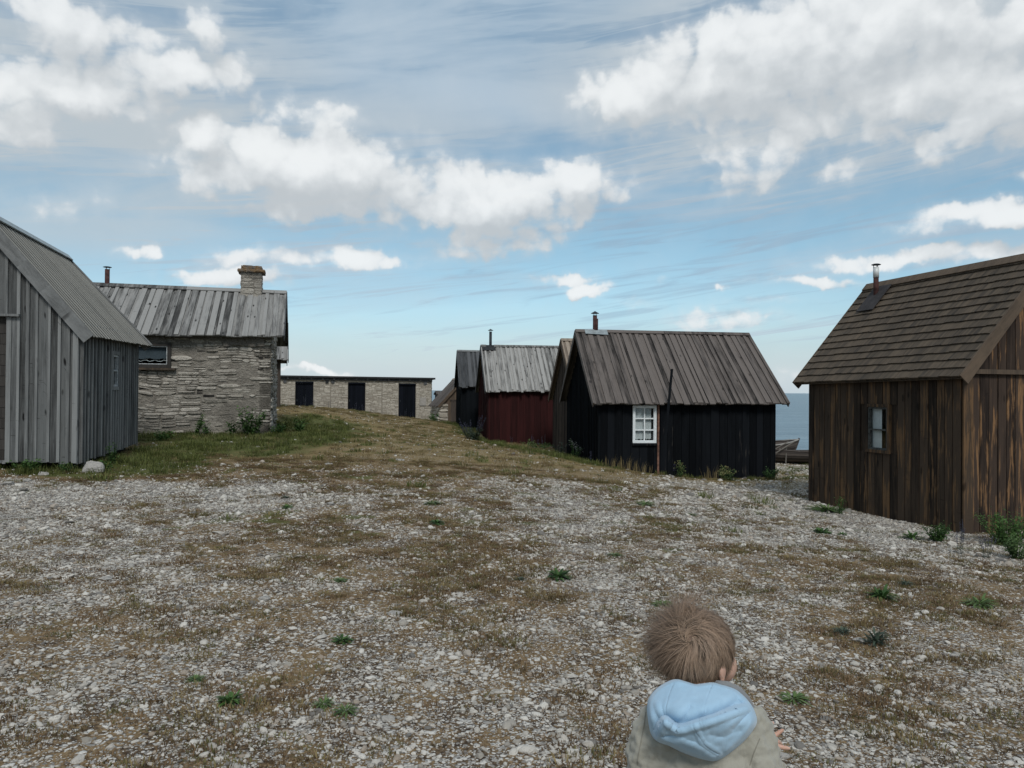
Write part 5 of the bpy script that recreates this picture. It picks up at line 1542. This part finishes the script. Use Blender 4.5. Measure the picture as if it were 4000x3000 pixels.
# dry stalks at the foot of the black hut
drystalk = tuft_mesh(900, 34, .22, .42, .0035, M['drygrass'], .35)
for i, (px, lab) in enumerate(((2380, 'thin dry stalks at the black hut wall, left of the window'), (2440, 'thicker dry stalks at the black hut below the window edge'), (2500, 'dry stalks right under the white window'), (2780, 'dry stalks left of the yellow flowering bush'))):
    p = at(px, 1840, 16.72); p.z = gzf(p.x, p.y); o = bpy.data.objects.new('dry_stalks', drystalk); COL.objects.link(o); o.location = p; o.scale = (1.2, .6, .8 + .2 * (i % 2)); o.rotation_euler = (0, 0, 0)
    tag(o, lab, 'dry plant')

bush(1850, 1708, 25.7, 110, 44, 'grey green leafy growth at the foot of the big violet clump by the red hut', M['bluegreen'], 730, 420, name='weed_patch', lw=.02, ll=.10)
bush(2100, 1748, 24.4, 170, 22, 'pale green fringe of weeds in front of the violet spikes at the red hut', M['weedlight'], 731, 420, name='weed_patch', lw=.016, ll=.08)
bush(1085, 1716, 18.0, 110, 40, 'rough green growth at the near corner foot of the stone house gable', M['weed'], 732, 420, name='weed_patch', lw=.02, ll=.09)
# ------------------------------------------------------------------ the child
def mat_skin():
    m, nt, p = newmat('skin'); co = objco(nt)
    n = noise(nt, co, 30, 4)
    lk(nt, mixc(nt, n.ss(.3, .7), (.42, .255, .19), (.52, .335, .26)), p.inputs['Base Color'])
    p.inputs['Roughness'].default_value = .5; p.inputs['Subsurface Weight'].default_value = .25
    p.inputs['Subsurface Radius'].default_value = (.012, .005, .003); p.inputs['Subsurface Scale'].default_value = .5
    return m
def mat_cloth(name, a, b, sc, fold=.5, weave=900):
    m, nt, p = newmat(name); co = objco(nt)
    n = noise(nt, co, sc, 5, .6); f = noise(nt, vmath(nt, 'MULTIPLY', co, (1, 1, .45)), 26, 3, .5, 1.0); w = noise(nt, co, weave, 2, .6)
    lk(nt, mixc(nt, (n * .7 + w * .3).ss(.3, .7), a, b), p.inputs['Base Color'])
    p.inputs['Roughness'].default_value = .9; p.inputs['Sheen Weight'].default_value = .25
    bump(nt, p, f * fold + w * .06, .6, .012)
    return m
def mat_hair():
    m, nt, p = newmat('brown hair'); rn = attr(nt, 'rnd'); u, v, _ = sep(nt, uvco(nt))
    c = mixc(nt, rn, (.050, .033, .022), (.31, .215, .148)); c = mixc(nt, v.ss(.2, 1.0) * .45, c, (.29, .205, .145))
    lk(nt, c, p.inputs['Base Color']); p.inputs['Roughness'].default_value = .5; p.inputs['Specular IOR Level'].default_value = .35
    return m
M['skin'] = mat_skin(); M['hair'] = mat_hair()
M['jacket'] = mat_cloth('beige cotton jacket', (.245, .235, .195), (.315, .305, .262), 14, .9)
M['hood'] = mat_cloth('light blue fleece', (.27, .415, .545), (.33, .485, .62), 10, .18, 500)
M['lining'] = mat_cloth('grey lining', (.15, .155, .16), (.20, .205, .21), 10)
M['trousers'] = mat_cloth('dark blue trousers', (.03, .04, .065), (.05, .062, .09), 12)
M['shoe'] = flat('grey shoe', (.10, .10, .11), .7)
M['seam'] = flat('stitched seam', (.20, .19, .16), .9); M['seamblue'] = flat('blue stitched seam', (.13, .25, .37), .9)
M['eye'] = flat('eye', (.5, .5, .5), .2, var=.02); M['sole'] = flat('pale sole', (.4, .4, .38), .8)

def c7(x, y, d): return at(2300 + .4823 * x, 2200 + .4823 * y, d)
HC = at(2722, 2549, 1.83)
yaw = R(52); F_ = Vector((math.sin(yaw), math.cos(yaw), -.06)).normalized(); R_ = Vector((math.cos(yaw), -math.sin(yaw), 0)); U_ = R_.cross(F_).normalized()
def H(f, r, u): return HC + F_ * f + R_ * r + U_ * u
feet = gzf(.43, 1.78)
def blob(mb, c, ax, seg=20):
    """closed ellipsoid; ax = three scaled axes"""
    b = len(mb.v); n = seg // 2
    for i in range(1, n):
        th = math.pi * i / n
        for k in range(seg):
            ph = 2 * math.pi * k / seg
            mb.v.append(tuple(c + ax[0] * (math.sin(th) * math.cos(ph)) + ax[1] * (math.sin(th) * math.sin(ph)) + ax[2] * math.cos(th)))
    mb.v.append(tuple(c + ax[2])); mb.v.append(tuple(c - ax[2])); T = len(mb.v) - 2; Bm = T + 1
    for i in range(n - 2):
        for k in range(seg):
            k2 = (k + 1) % seg; mb.face([b+i*seg+k, b+(i+1)*seg+k, b+(i+1)*seg+k2, b+i*seg+k2], [(0,0)]*4)
    for k in range(seg):
        k2 = (k + 1) % seg; mb.face([T, b+k, b+k2], [(0,0)]*3); mb.face([b+(n-2)*seg+k2, b+(n-2)*seg+k, Bm], [(0,0)]*3)
def sph(mb, c, r, seg=14): blob(mb, Vector(c), (Vector((r,0,0)), Vector((0,r,0)), Vector((0,0,r))), seg)
def limb(mb, pts, rad, seg=14):
    P_ = [Vector(p) for p in pts]
    q, rr_ = [], []
    for i in range(len(P_) - 1):
        n = 5
        for k in range(n): t = k / n; q.append(P_[i].lerp(P_[i+1], t)); rr_.append(rad[i] * (1 - t) + rad[i+1] * t)
    q.append(P_[-1]); rr_.append(rad[-1]); mb.tube(q, rr_, seg)
    for p, r in zip(P_, rad): sph(mb, p, r * .995, seg)
def solid(mb, name, mat, parent, vox, smooth=4, disp=None):
    o = mb.build(name, mat, parent, smooth=True)
    m = o.modifiers.new('remesh', 'REMESH'); m.mode = 'VOXEL'; m.voxel_size = vox; m.use_smooth_shade = True
    s = o.modifiers.new('smooth', 'SMOOTH'); s.iterations = smooth; s.factor = .5
    if disp:
        for (st, sz, kind) in disp:
            t = bpy.data.textures.new(name + kind, 'CLOUDS'); t.noise_scale = sz; t.noise_depth = 2
            d = o.modifiers.new('folds', 'DISPLACE'); d.texture = t; d.strength = st; d.mid_level = .5; d.texture_coords = 'LOCAL'
    return o

child = empty('person', (.43, 1.78, feet), 'small child seen from behind, beige jacket, light blue hood, tousled brown hair, right hand out', 'person')
TC = Vector((.440, 1.745, 0))
# --- body, one continuous surface
mb = MB()
blob(mb, H(.002, 0, .012), (F_ * .082, R_ * .070, U_ * .078), 28)
blob(mb, H(.030, 0, -.040), (F_ * .056, R_ * .058, U_ * .045), 22)          # face below the brow
for s in (-1, 1):
    blob(mb, H(.046, s * .037, -.028), (F_ * .040, R_ * .034, U_ * .040), 20)   # cheeks
    blob(mb, H(-.002, s * .075, -.022), (F_ * .014, (R_ * s + F_ * -.5).normalized() * .009, U_ * .023), 16)   # ears
    blob(mb, H(-.004, s * .078, -.040), (F_ * .007, R_ * .005, U_ * .008), 10)
blob(mb, H(.090, 0, -.030), (F_ * .012, R_ * .009, U_ * .011), 12)           # nose
blob(mb, H(.084, 0, -.018), (F_ * .009, R_ * .006, U_ * .018), 12)
blob(mb, H(.079, 0, -.055), (F_ * .009, R_ * .018, U_ * .006), 12)           # lips
blob(mb, H(.070, 0, -.076), (F_ * .016, R_ * .018, U_ * .013), 12)           # chin
nb = Vector((TC.x, TC.y, feet + .80))
limb(mb, [H(-.012, 0, -.045), nb + Vector((0, .005, 0))], [.036, .040])
limb(mb, [nb, TC + Vector((0, 0, feet + .70)), TC + Vector((0, .01, feet + .55)), TC + Vector((0, .02, feet + .44))], [.045, .085, .085, .09], 20)
SL, EL, WL = Vector((.350, 1.745, feet + .755)), Vector((.312, 1.735, feet + .60)), Vector((.318, 1.80, feet + .46))
SR, ER, WR = Vector((.530, 1.745, feet + .755)), Vector((.572, 1.680, feet + .585)), c7(1458, 1558, 1.785)
limb(mb, [TC + Vector((-.05, 0, feet + .745)), SL, EL, WL], [.04, .034, .026, .019])
limb(mb, [TC + Vector((.05, 0, feet + .745)), SR, ER, WR], [.04, .034, .026, .019])
# legs
for s in (-1, 1):
    hip = Vector((TC.x + s * .05, 1.765, feet + .42)); kn = Vector((TC.x + s * .055, 1.755 + .02, feet + .235)); an = Vector((TC.x + s * .06, 1.775, feet + .06))
    limb(mb, [hip, kn, an], [.062, .042, .030]); limb(mb, [an, an + Vector((.01, .07, -.035))], [.028, .022])
# right hand: palm, four fingers spread, thumb
palm = c7(1462, 1440, 1.822)
limb(mb, [WR, palm], [.018, .019])
pu = (c7(1520, 1360, 1.84) - palm).normalized()
fing = [((1432, 1400), (1448, 1345), (1490, 1292), .0056), ((1468, 1418), (1520, 1385), (1568, 1352), .0060),
        ((1500, 1470), (1560, 1492), (1618, 1500), .0060), ((1410, 1385), (1385, 1310), (1362, 1252), .0054), ((1490, 1455), (1535, 1445), (1560, 1470), .0056)]
dd = [(1.826, 1.836, 1.842), (1.828, 1.836, 1.840), (1.815, 1.812, 1.806), (1.826, 1.846, 1.858), (1.828, 1.850, 1.862)]
for (a, b, c, r), (d0, d1, d2) in zip(fing, dd):
    limb(mb, [c7(*a, d0), c7(*b, d1), c7(*c, d2)], [r * 1.15, r, r * .82], 10)
# left hand, hanging
limb(mb, [WL, WL + Vector((0, .02, -.035))], [.017, .017])
for k in range(4):
    b = WL + Vector((-.012 + .008 * k, .024, -.045)); limb(mb, [b, b + Vector((0, .010, -.020)), b + Vector((0, .004, -.036))], [.0056, .0052, .0045], 8)
limb(mb, [WL + Vector((.012, .02, -.02)), WL + Vector((.020, .036, -.035))], [.006, .005], 8)
body = solid(mb, 'body', M['skin'], child, .0032, 3)
for s in (-1, 1):
    me_ = MB(); sph(me_, H(.074, s * .028, -.006), .0085); o = me_.build('eye', M['eye'], child, smooth=True)
# --- trousers, shoes
mb = MB()
for s in (-1, 1):
    hip = Vector((TC.x + s * .05, 1.765, feet + .42)); kn = Vector((TC.x + s * .058, 1.775, feet + .235)); an = Vector((TC.x + s * .062, 1.775, feet + .075))
    limb(mb, [hip, kn, an], [.078, .058, .050], 16)
blob(mb, Vector((TC.x, 1.765, feet + .44)), (Vector((.115, 0, 0)), Vector((0, .09, 0)), Vector((0, 0, .07))), 20)
solid(mb, 'trousers', M['trousers'], child, .006, 4, [(.012, .05, 'a')])
for s in (-1, 1):
    mb = MB(); a = Vector((TC.x + s * .064, 1.765, feet + .045)); b = a + Vector((.012, .085, -.012))
    limb(mb, [a, b], [.040, .034], 14); blob(mb, a + Vector((0, 0, .03)), (Vector((.036, 0, 0)), Vector((0, .036, 0)), Vector((0, 0, .035))), 14)
    sh = solid(mb, 'shoe', M['shoe'], child, .005, 4)
    mb = MB(); c = (a + b) / 2; mb.box((c.x - .036, c.y - .078, feet - .002), (c.x + .036, c.y + .080, feet + .014)); mb.build('sole', M['sole'], sh)
# --- jacket
mb = MB(); rings = [(.40, .148, .112), (.50, .150, .112), (.60, .148, .110), (.68, .138, .104), (.735, .118, .090), (.775, .088, .070), (.805, .058, .052)]
b0 = len(mb.v); sg = 40
for i, (z, rx, ry) in enumerate(rings):
    for k in range(sg):
        an = 2 * math.pi * k / sg; mb.v.append((TC.x + rx * math.cos(an), TC.y + .01 * (i < 3) + ry * math.sin(an), feet + z))
for i in range(len(rings) - 1):
    for k in range(sg):
        k2 = (k + 1) % sg; mb.face([b0+i*sg+k, b0+i*sg+k2, b0+(i+1)*sg+k2, b0+(i+1)*sg+k], [(0,0)]*4)
mb.face([b0 + k for k in range(sg)][::-1], [(0,0)]*sg); mb.face([b0+(len(rings)-1)*sg+k for k in range(sg)], [(0,0)]*sg)
limb(mb, [TC + Vector((-.04, 0, feet + .735)), SL + Vector((0, 0, -.012)), SL.lerp(EL, .5) + Vector((-.008, -.005, 0)), EL, WL + Vector((0, -.01, .02))], [.062, .062, .060, .056, .044], 20)
cuff0 = WR + (ER - WR) * .02
limb(mb, [TC + Vector((.04, 0, feet + .735)), SR + Vector((0, 0, -.012)), SR.lerp(ER, .5) + Vector((.0, -.004, 0)), ER], [.062, .062, .060, .056], 20)
limb(mb, [ER, ER.lerp(WR, .5), WR + (ER - WR) * .22], [.054, .042, .032], 20)
for k in range(3):      # bunched cloth along the forearm
    p = ER.lerp(WR, .25 + .28 * k); d_ = (WR - ER).normalized(); a_ = d_.cross(Vector((0, 0, 1))).normalized(); c_ = d_.cross(a_)
    q_ = .055 - .007 * k; blob(mb, p, (a_ * q_, c_ * q_, d_ * .012), 18)
jacket = solid(mb, 'jacket', M['jacket'], child, .0045, 5, [(.026, .055, 'a'), (.015, .018, 'b')])
# --- hood lying on the back: a sheet with folds
OUT = [(705,955),(860,1004),(1005,985),(1120,1015),(1190,1042),(1262,1110),(1300,1160),(1325,1205),(1347,1285),(1290,1372),(1235,1432),(1170,1490),(1075,1560),
       (1020,1588),(920,1570),(760,1510),(640,1448),(565,1432),(520,1375),(505,1290),(490,1190),(500,1105),(555,1035),(630,985)]
cxh, cyh = 925, 1280
def pl_d(x, y, pl):
    best = 1e9; sgn = 1
    for (x0, y0), (x1, y1) in zip(pl[:-1], pl[1:]):
        ax, ay = x1 - x0, y1 - y0; t = max(0, min(1, ((x - x0) * ax + (y - y0) * ay) / (ax * ax + ay * ay)))
        dx, dy = x - x0 - t * ax, y - y0 - t * ay; d = math.hypot(dx, dy)
        if d < best: best = d; sgn = 1 if ax * (y - y0) - ay * (x - x0) > 0 else -1
    return best, sgn
FOLD = [(555,1420),(585,1330),(625,1283),(668,1315),(715,1350),(775,1342),(850,1318),(1000,1272),(1150,1215),(1310,1160)]
FOLD2 = [(870,1335),(915,1440),(1035,1515),(1060,1560)]
SEAMS = [[(700,975),(655,1090),(634,1180),(628,1275)], [(1003,988),(945,1130),(915,1230),(900,1300)], [(850,1322),(890,1390),(925,1450),(985,1495),(1045,1530)]]
def hood_h(x, y):
    """how far the cloth stands towards the camera, metres"""
    d, s = pl_d(x, y, FOLD); h = 0
    h += .020 * math.exp(-(d / 24) ** 2)
    if s > 0: h += .014 * (1 - math.exp(-d / 14)) * math.exp(-(d / 330) ** 2) + .006
    else: h -= .022 * math.exp(-((d - 40) / 44) ** 2)
    d2, s2 = pl_d(x, y, FOLD2); h += .004 * math.exp(-(d2 / 22) ** 2)
    h += .010 * math.exp(-(((x - 600) / 50) ** 2 + ((y - 1345) / 60) ** 2))
    h -= .020 * math.exp(-(((x - 648) / 52) ** 2 + ((y - 1383) / 11) ** 2))
    d3, _ = pl_d(x, y, [(1110,1500),(1230,1380),(1320,1290)]); h += .006 * math.exp(-(d3 / 28) ** 2)
    d4, _ = pl_d(x, y, [(760,1260),(860,1190)]); h -= .004 * math.exp(-(d4 / 30) ** 2)
    h += (float(vnoise(x, y, .011, 3)) - .5) * .006 + (float(vnoise(x + y * .4, y, .03, 4)) - .5) * .0022
    for pl_, am, wd in (([(560,1150),(600,1260),(640,1300)], .006, 20), ([(820,1180),(760,1250),(690,1300)], -.006, 24), ([(1180,1100),(1100,1180),(1010,1240)], -.005, 26), ([(640,1440),(760,1430),(900,1490),(1000,1560)], .006, 26), ([(1150,1330),(1230,1260),(1300,1200)], -.005, 18), ([(980,1380),(1080,1390),(1200,1330)], -.005, 30)):
        dq, _ = pl_d(x, y, pl_); h += am * math.exp(-(dq / wd) ** 2)
    for sm in SEAMS:
        ds, _ = pl_d(x, y, sm); h -= .0035 * math.exp(-(ds / 5.5) ** 2) - .0012 * math.exp(-(ds / 16) ** 2)
    return h
def outr(an):
    dx, dy = math.cos(an), math.sin(an); best = 0
    for i in range(len(OUT)):
        (x0, y0), (x1, y1) = OUT[i], OUT[(i + 1) % len(OUT)]; ax, ay = x1 - x0, y1 - y0
        den = dx * ay - dy * ax
        if abs(den) < 1e-9: continue
        t = ((x0 - cxh) * ay - (y0 - cyh) * ax) / den; u = ((x0 - cxh) * dy - (y0 - cyh) * dx) / den
        if t > 0 and -1e-6 <= u <= 1 + 1e-6: best = max(best, t)
    return best
mb = MB(); NA, NR = 260, 96
rad_ = [outr(2 * math.pi * k / NA) for k in range(NA)]
rad_ = [sum(rad_[(k + j) % NA] for j in (-3, -2, -1, 0, 1, 2, 3)) / 7 for k in range(NA)]
def hood_pt(x, y, rr_):
    t = min(1, max(0, (y - 960) / 340)); base = 1.705 - .085 * (t * t * (3 - 2 * t)) + .02 * max(0, (y - 1300) / 290)
    base += .045 * ((x - 905) / 430) ** 2
    dome = .020 * (1 - rr_ ** 3)
    edge = .035 * max(0, (rr_ - .93) / .07) ** 2
    return c7(x, y, base - dome - hood_h(x, y) * min(1, (1 - rr_) * 9) + edge)
mb.v.append(tuple(hood_pt(cxh, cyh, 0)))
for i in range(1, NR + 1):
    for k in range(NA):
        an = 2 * math.pi * k / NA; q = i / NR; r_ = rad_[k] * q
        mb.v.append(tuple(hood_pt(cxh + r_ * math.cos(an), cyh + r_ * math.sin(an), q)))
for k in range(NA): mb.face([0, 1 + k, 1 + (k + 1) % NA], [(0,0)]*3)
for i in range(NR - 1):
    for k in range(NA):
        k2 = (k + 1) % NA; mb.face([1+i*NA+k, 1+(i+1)*NA+k, 1+(i+1)*NA+k2, 1+i*NA+k2], [(0,0)]*4)
hood = mb.build('hood', M['hood'], child, smooth=True)
so = hood.modifiers.new('thickness', 'SOLIDIFY'); so.thickness = .012; so.offset = 0
# --- grey collar edge of the jacket
mb = MB()
for off_, mat_ in ((0, M['lining']),):
    pts = [c7(1040, 985, 1.735), c7(1110, 1000, 1.745), c7(1200, 1045, 1.75), c7(1262, 1110, 1.75), c7(1308, 1190, 1.745), c7(1338, 1265, 1.735)]
    mb.tube([p + Vector((0, 0, .0)) for p in pts], [.010, .013, .014, .014, .013, .010], 12)
mb.build('collar', M['lining'], child, smooth=True)
# --- seams laid on the jacket
bpy.context.view_layer.update(); dg = bpy.context.evaluated_depsgraph_get()
def on_surface(o, poly, lift=.0006):
    ev = o.evaluated_get(dg); mi = o.matrix_world.inverted(); pts = []
    for (x0, y0), (x1, y1) in zip(poly[:-1], poly[1:]):
        n = max(2, int(math.hypot(x1 - x0, y1 - y0) / 14))
        for k in range(n):
            x = x0 + (x1 - x0) * k / n; y = y0 + (y1 - y0) * k / n
            org = Vector((0, 0, CZ)); d = ray(2300 + .4823 * x, 2200 + .4823 * y).normalized()
            ok, loc, nrm, _ = ev.ray_cast(mi @ org, d)
            if ok: pts.append(o.matrix_world @ loc + (org - (o.matrix_world @ loc)).normalized() * lift)
    return pts
for sm in ([(462,1205),(448,1300),(428,1420),(400,1560),(392,1650)], [(1385,1420),(1335,1540),(1300,1650)]):
    pts = on_surface(jacket, sm)
    if len(pts) > 2:
        m_ = MB(); m_.tube(pts, .0011, 5); m_.build('seam', M['seam'], jacket)
# --- hair
def hp(q, l): return HC + F_ * (.086 * q[0] * (1 + l) + .001) + R_ * (.075 * q[1] * (1 + l)) + U_ * (.083 * q[2] * (1 + l) + .006)
camdir = (Vector((0, 0, CZ)) - HC).normalized()
wp = at(2695, 2500, HC.y - .06) - at(2718, 2530, HC.y - .06)
nw = (camdir * .088 + wp).normalized(); nw = Vector((nw.dot(F_) , nw.dot(R_), nw.dot(U_))).normalized()
loc = lambda v: Vector((v.dot(F_), v.dot(R_), v.dot(U_)))
GRAV = loc(Vector((0, 0, -1))); WIND = loc(Vector((-.8, .05, .55)).normalized())
rr = random.Random(77)
def scalp(q):
    f, r, u = q
    if u < -.60 + .15 * max(0, f): return False
    if f > .20 and u < .44: return False
    if f > -.15 and u < -.10 and abs(r) > .5: return False
    return True
mb = MB(); cnt = 0; tries = 0
while cnt < 19000 and tries < 120000:
    tries += 1
    q = Vector((rr.gauss(0, 1), rr.gauss(0, 1), rr.gauss(0, 1))).normalized()
    if not scalp(q): continue
    L = rr.uniform(.050, .082) * (1 - .45 * max(0, -q.z)); seg = 8
    left = q.dot(WIND)
    tuft = max(0, float(vnoise(q.x * 4 + 3, q.y * 4 + q.z * 4 + 3, 1.0, 33)) - .35) * 2; fly = max(0, left - .15) * 1.5 * rr.uniform(.2, 1.2) * (.35 + tuft); L *= 1 + .5 * max(0, left) * tuft
    if rr.random() < .03: fly += .25
    clump = float(vnoise(q.x * 6 + 9, q.y * 6 + q.z * 6 + 9, 1.0, 5)) - .5; cl2 = float(vnoise(q.x * 16 + 9, q.y * 16 + q.z * 13 + 9, 1.0, 6)) - .5
    p = q.copy(); l = rr.uniform(.0, .05) + max(0, cl2) * .16; pts = []; lf = l
    sw = .7 + clump * 2.6 + cl2 * 1.8
    cf = [float(vnoise(q.x * 5 + 20 + 7 * j, q.y * 5 + q.z * 5.7 + 20, 1.0, 11 + j)) - .5 for j in range(3)]; c3 = [float(vnoise(q.x * 11 + 20 + 7 * j, q.y * 11 + q.z * 9.7 + 20, 1.0, 15 + j)) - .5 for j in range(3)]
    fx = Vector([rr.gauss(0, .16) + 1.5 * cf[j] + 1.2 * c3[j] for j in range(3)])
    for s in range(seg + 1):
        t = s / seg; pts.append(hp(p, lf))
        away = (p - nw * p.dot(nw)); away = away - p * away.dot(p)
        away = away.normalized() if away.length > 1e-4 else Vector((1, 0, 0)).cross(p).normalized()
        d = away + p.cross(away) * sw * (1 - t * .5) + GRAV * (.35 + .5 * t) + WIND * (.9 * max(0, left + .15)) + fx
        d = d - p * d.dot(p); d = d.normalized() if d.length > 1e-5 else away
        p = (p + d * (L / seg / .085)).normalized()
        lf = l + .05 * math.sin(t * math.pi) + fly * t ** 1.4 * .72
    base = len(mb.v); rn_ = min(1, max(0, .45 + cl2 * 1.5 + clump * .5 + rr.uniform(-.22, .22))); w = rr.uniform(.00025, .0005)
    for s, P_ in enumerate(pts):
        t = (pts[min(s + 1, seg)] - pts[max(s - 1, 0)]); n = (P_ - HC); side = t.cross(n)
        side = side.normalized() if side.length > 1e-9 else R_
        ww = w * (1 - .7 * (s / seg) ** 2)
        mb.v.append(tuple(P_ - side * ww)); mb.v.append(tuple(P_ + side * ww))
    for s in range(seg):
        a = base + 2 * s; mb.face([a, a+1, a+3, a+2], [(0, s/seg), (1, s/seg), (1, (s+1)/seg), (0, (s+1)/seg)], rn_)
    cnt += 1
# scalp cap under the strands
b = len(mb.v); NU, NV = 40, 24; idx = {}
for i in range(NV + 1):
    for k in range(NU):
        th = math.pi * i / NV; ph = 2 * math.pi * k / NU
        q = (math.sin(th) * math.cos(ph), math.sin(th) * math.sin(ph), math.cos(th))
        if scalp((q[0] + .04, q[1], q[2] + .03)): idx[(i, k)] = len(mb.v); mb.v.append(tuple(hp(q, -.035)))
for i in range(NV):
    for k in range(NU):
        k2 = (k + 1) % NU; ks = [(i, k), (i + 1, k), (i + 1, k2), (i, k2)]
        if all(z in idx for z in ks): mb.face([idx[z] for z in ks], [(0, 0)] * 4, .12)
hair = mb.build('hair', M['hair'], child, smooth=True)
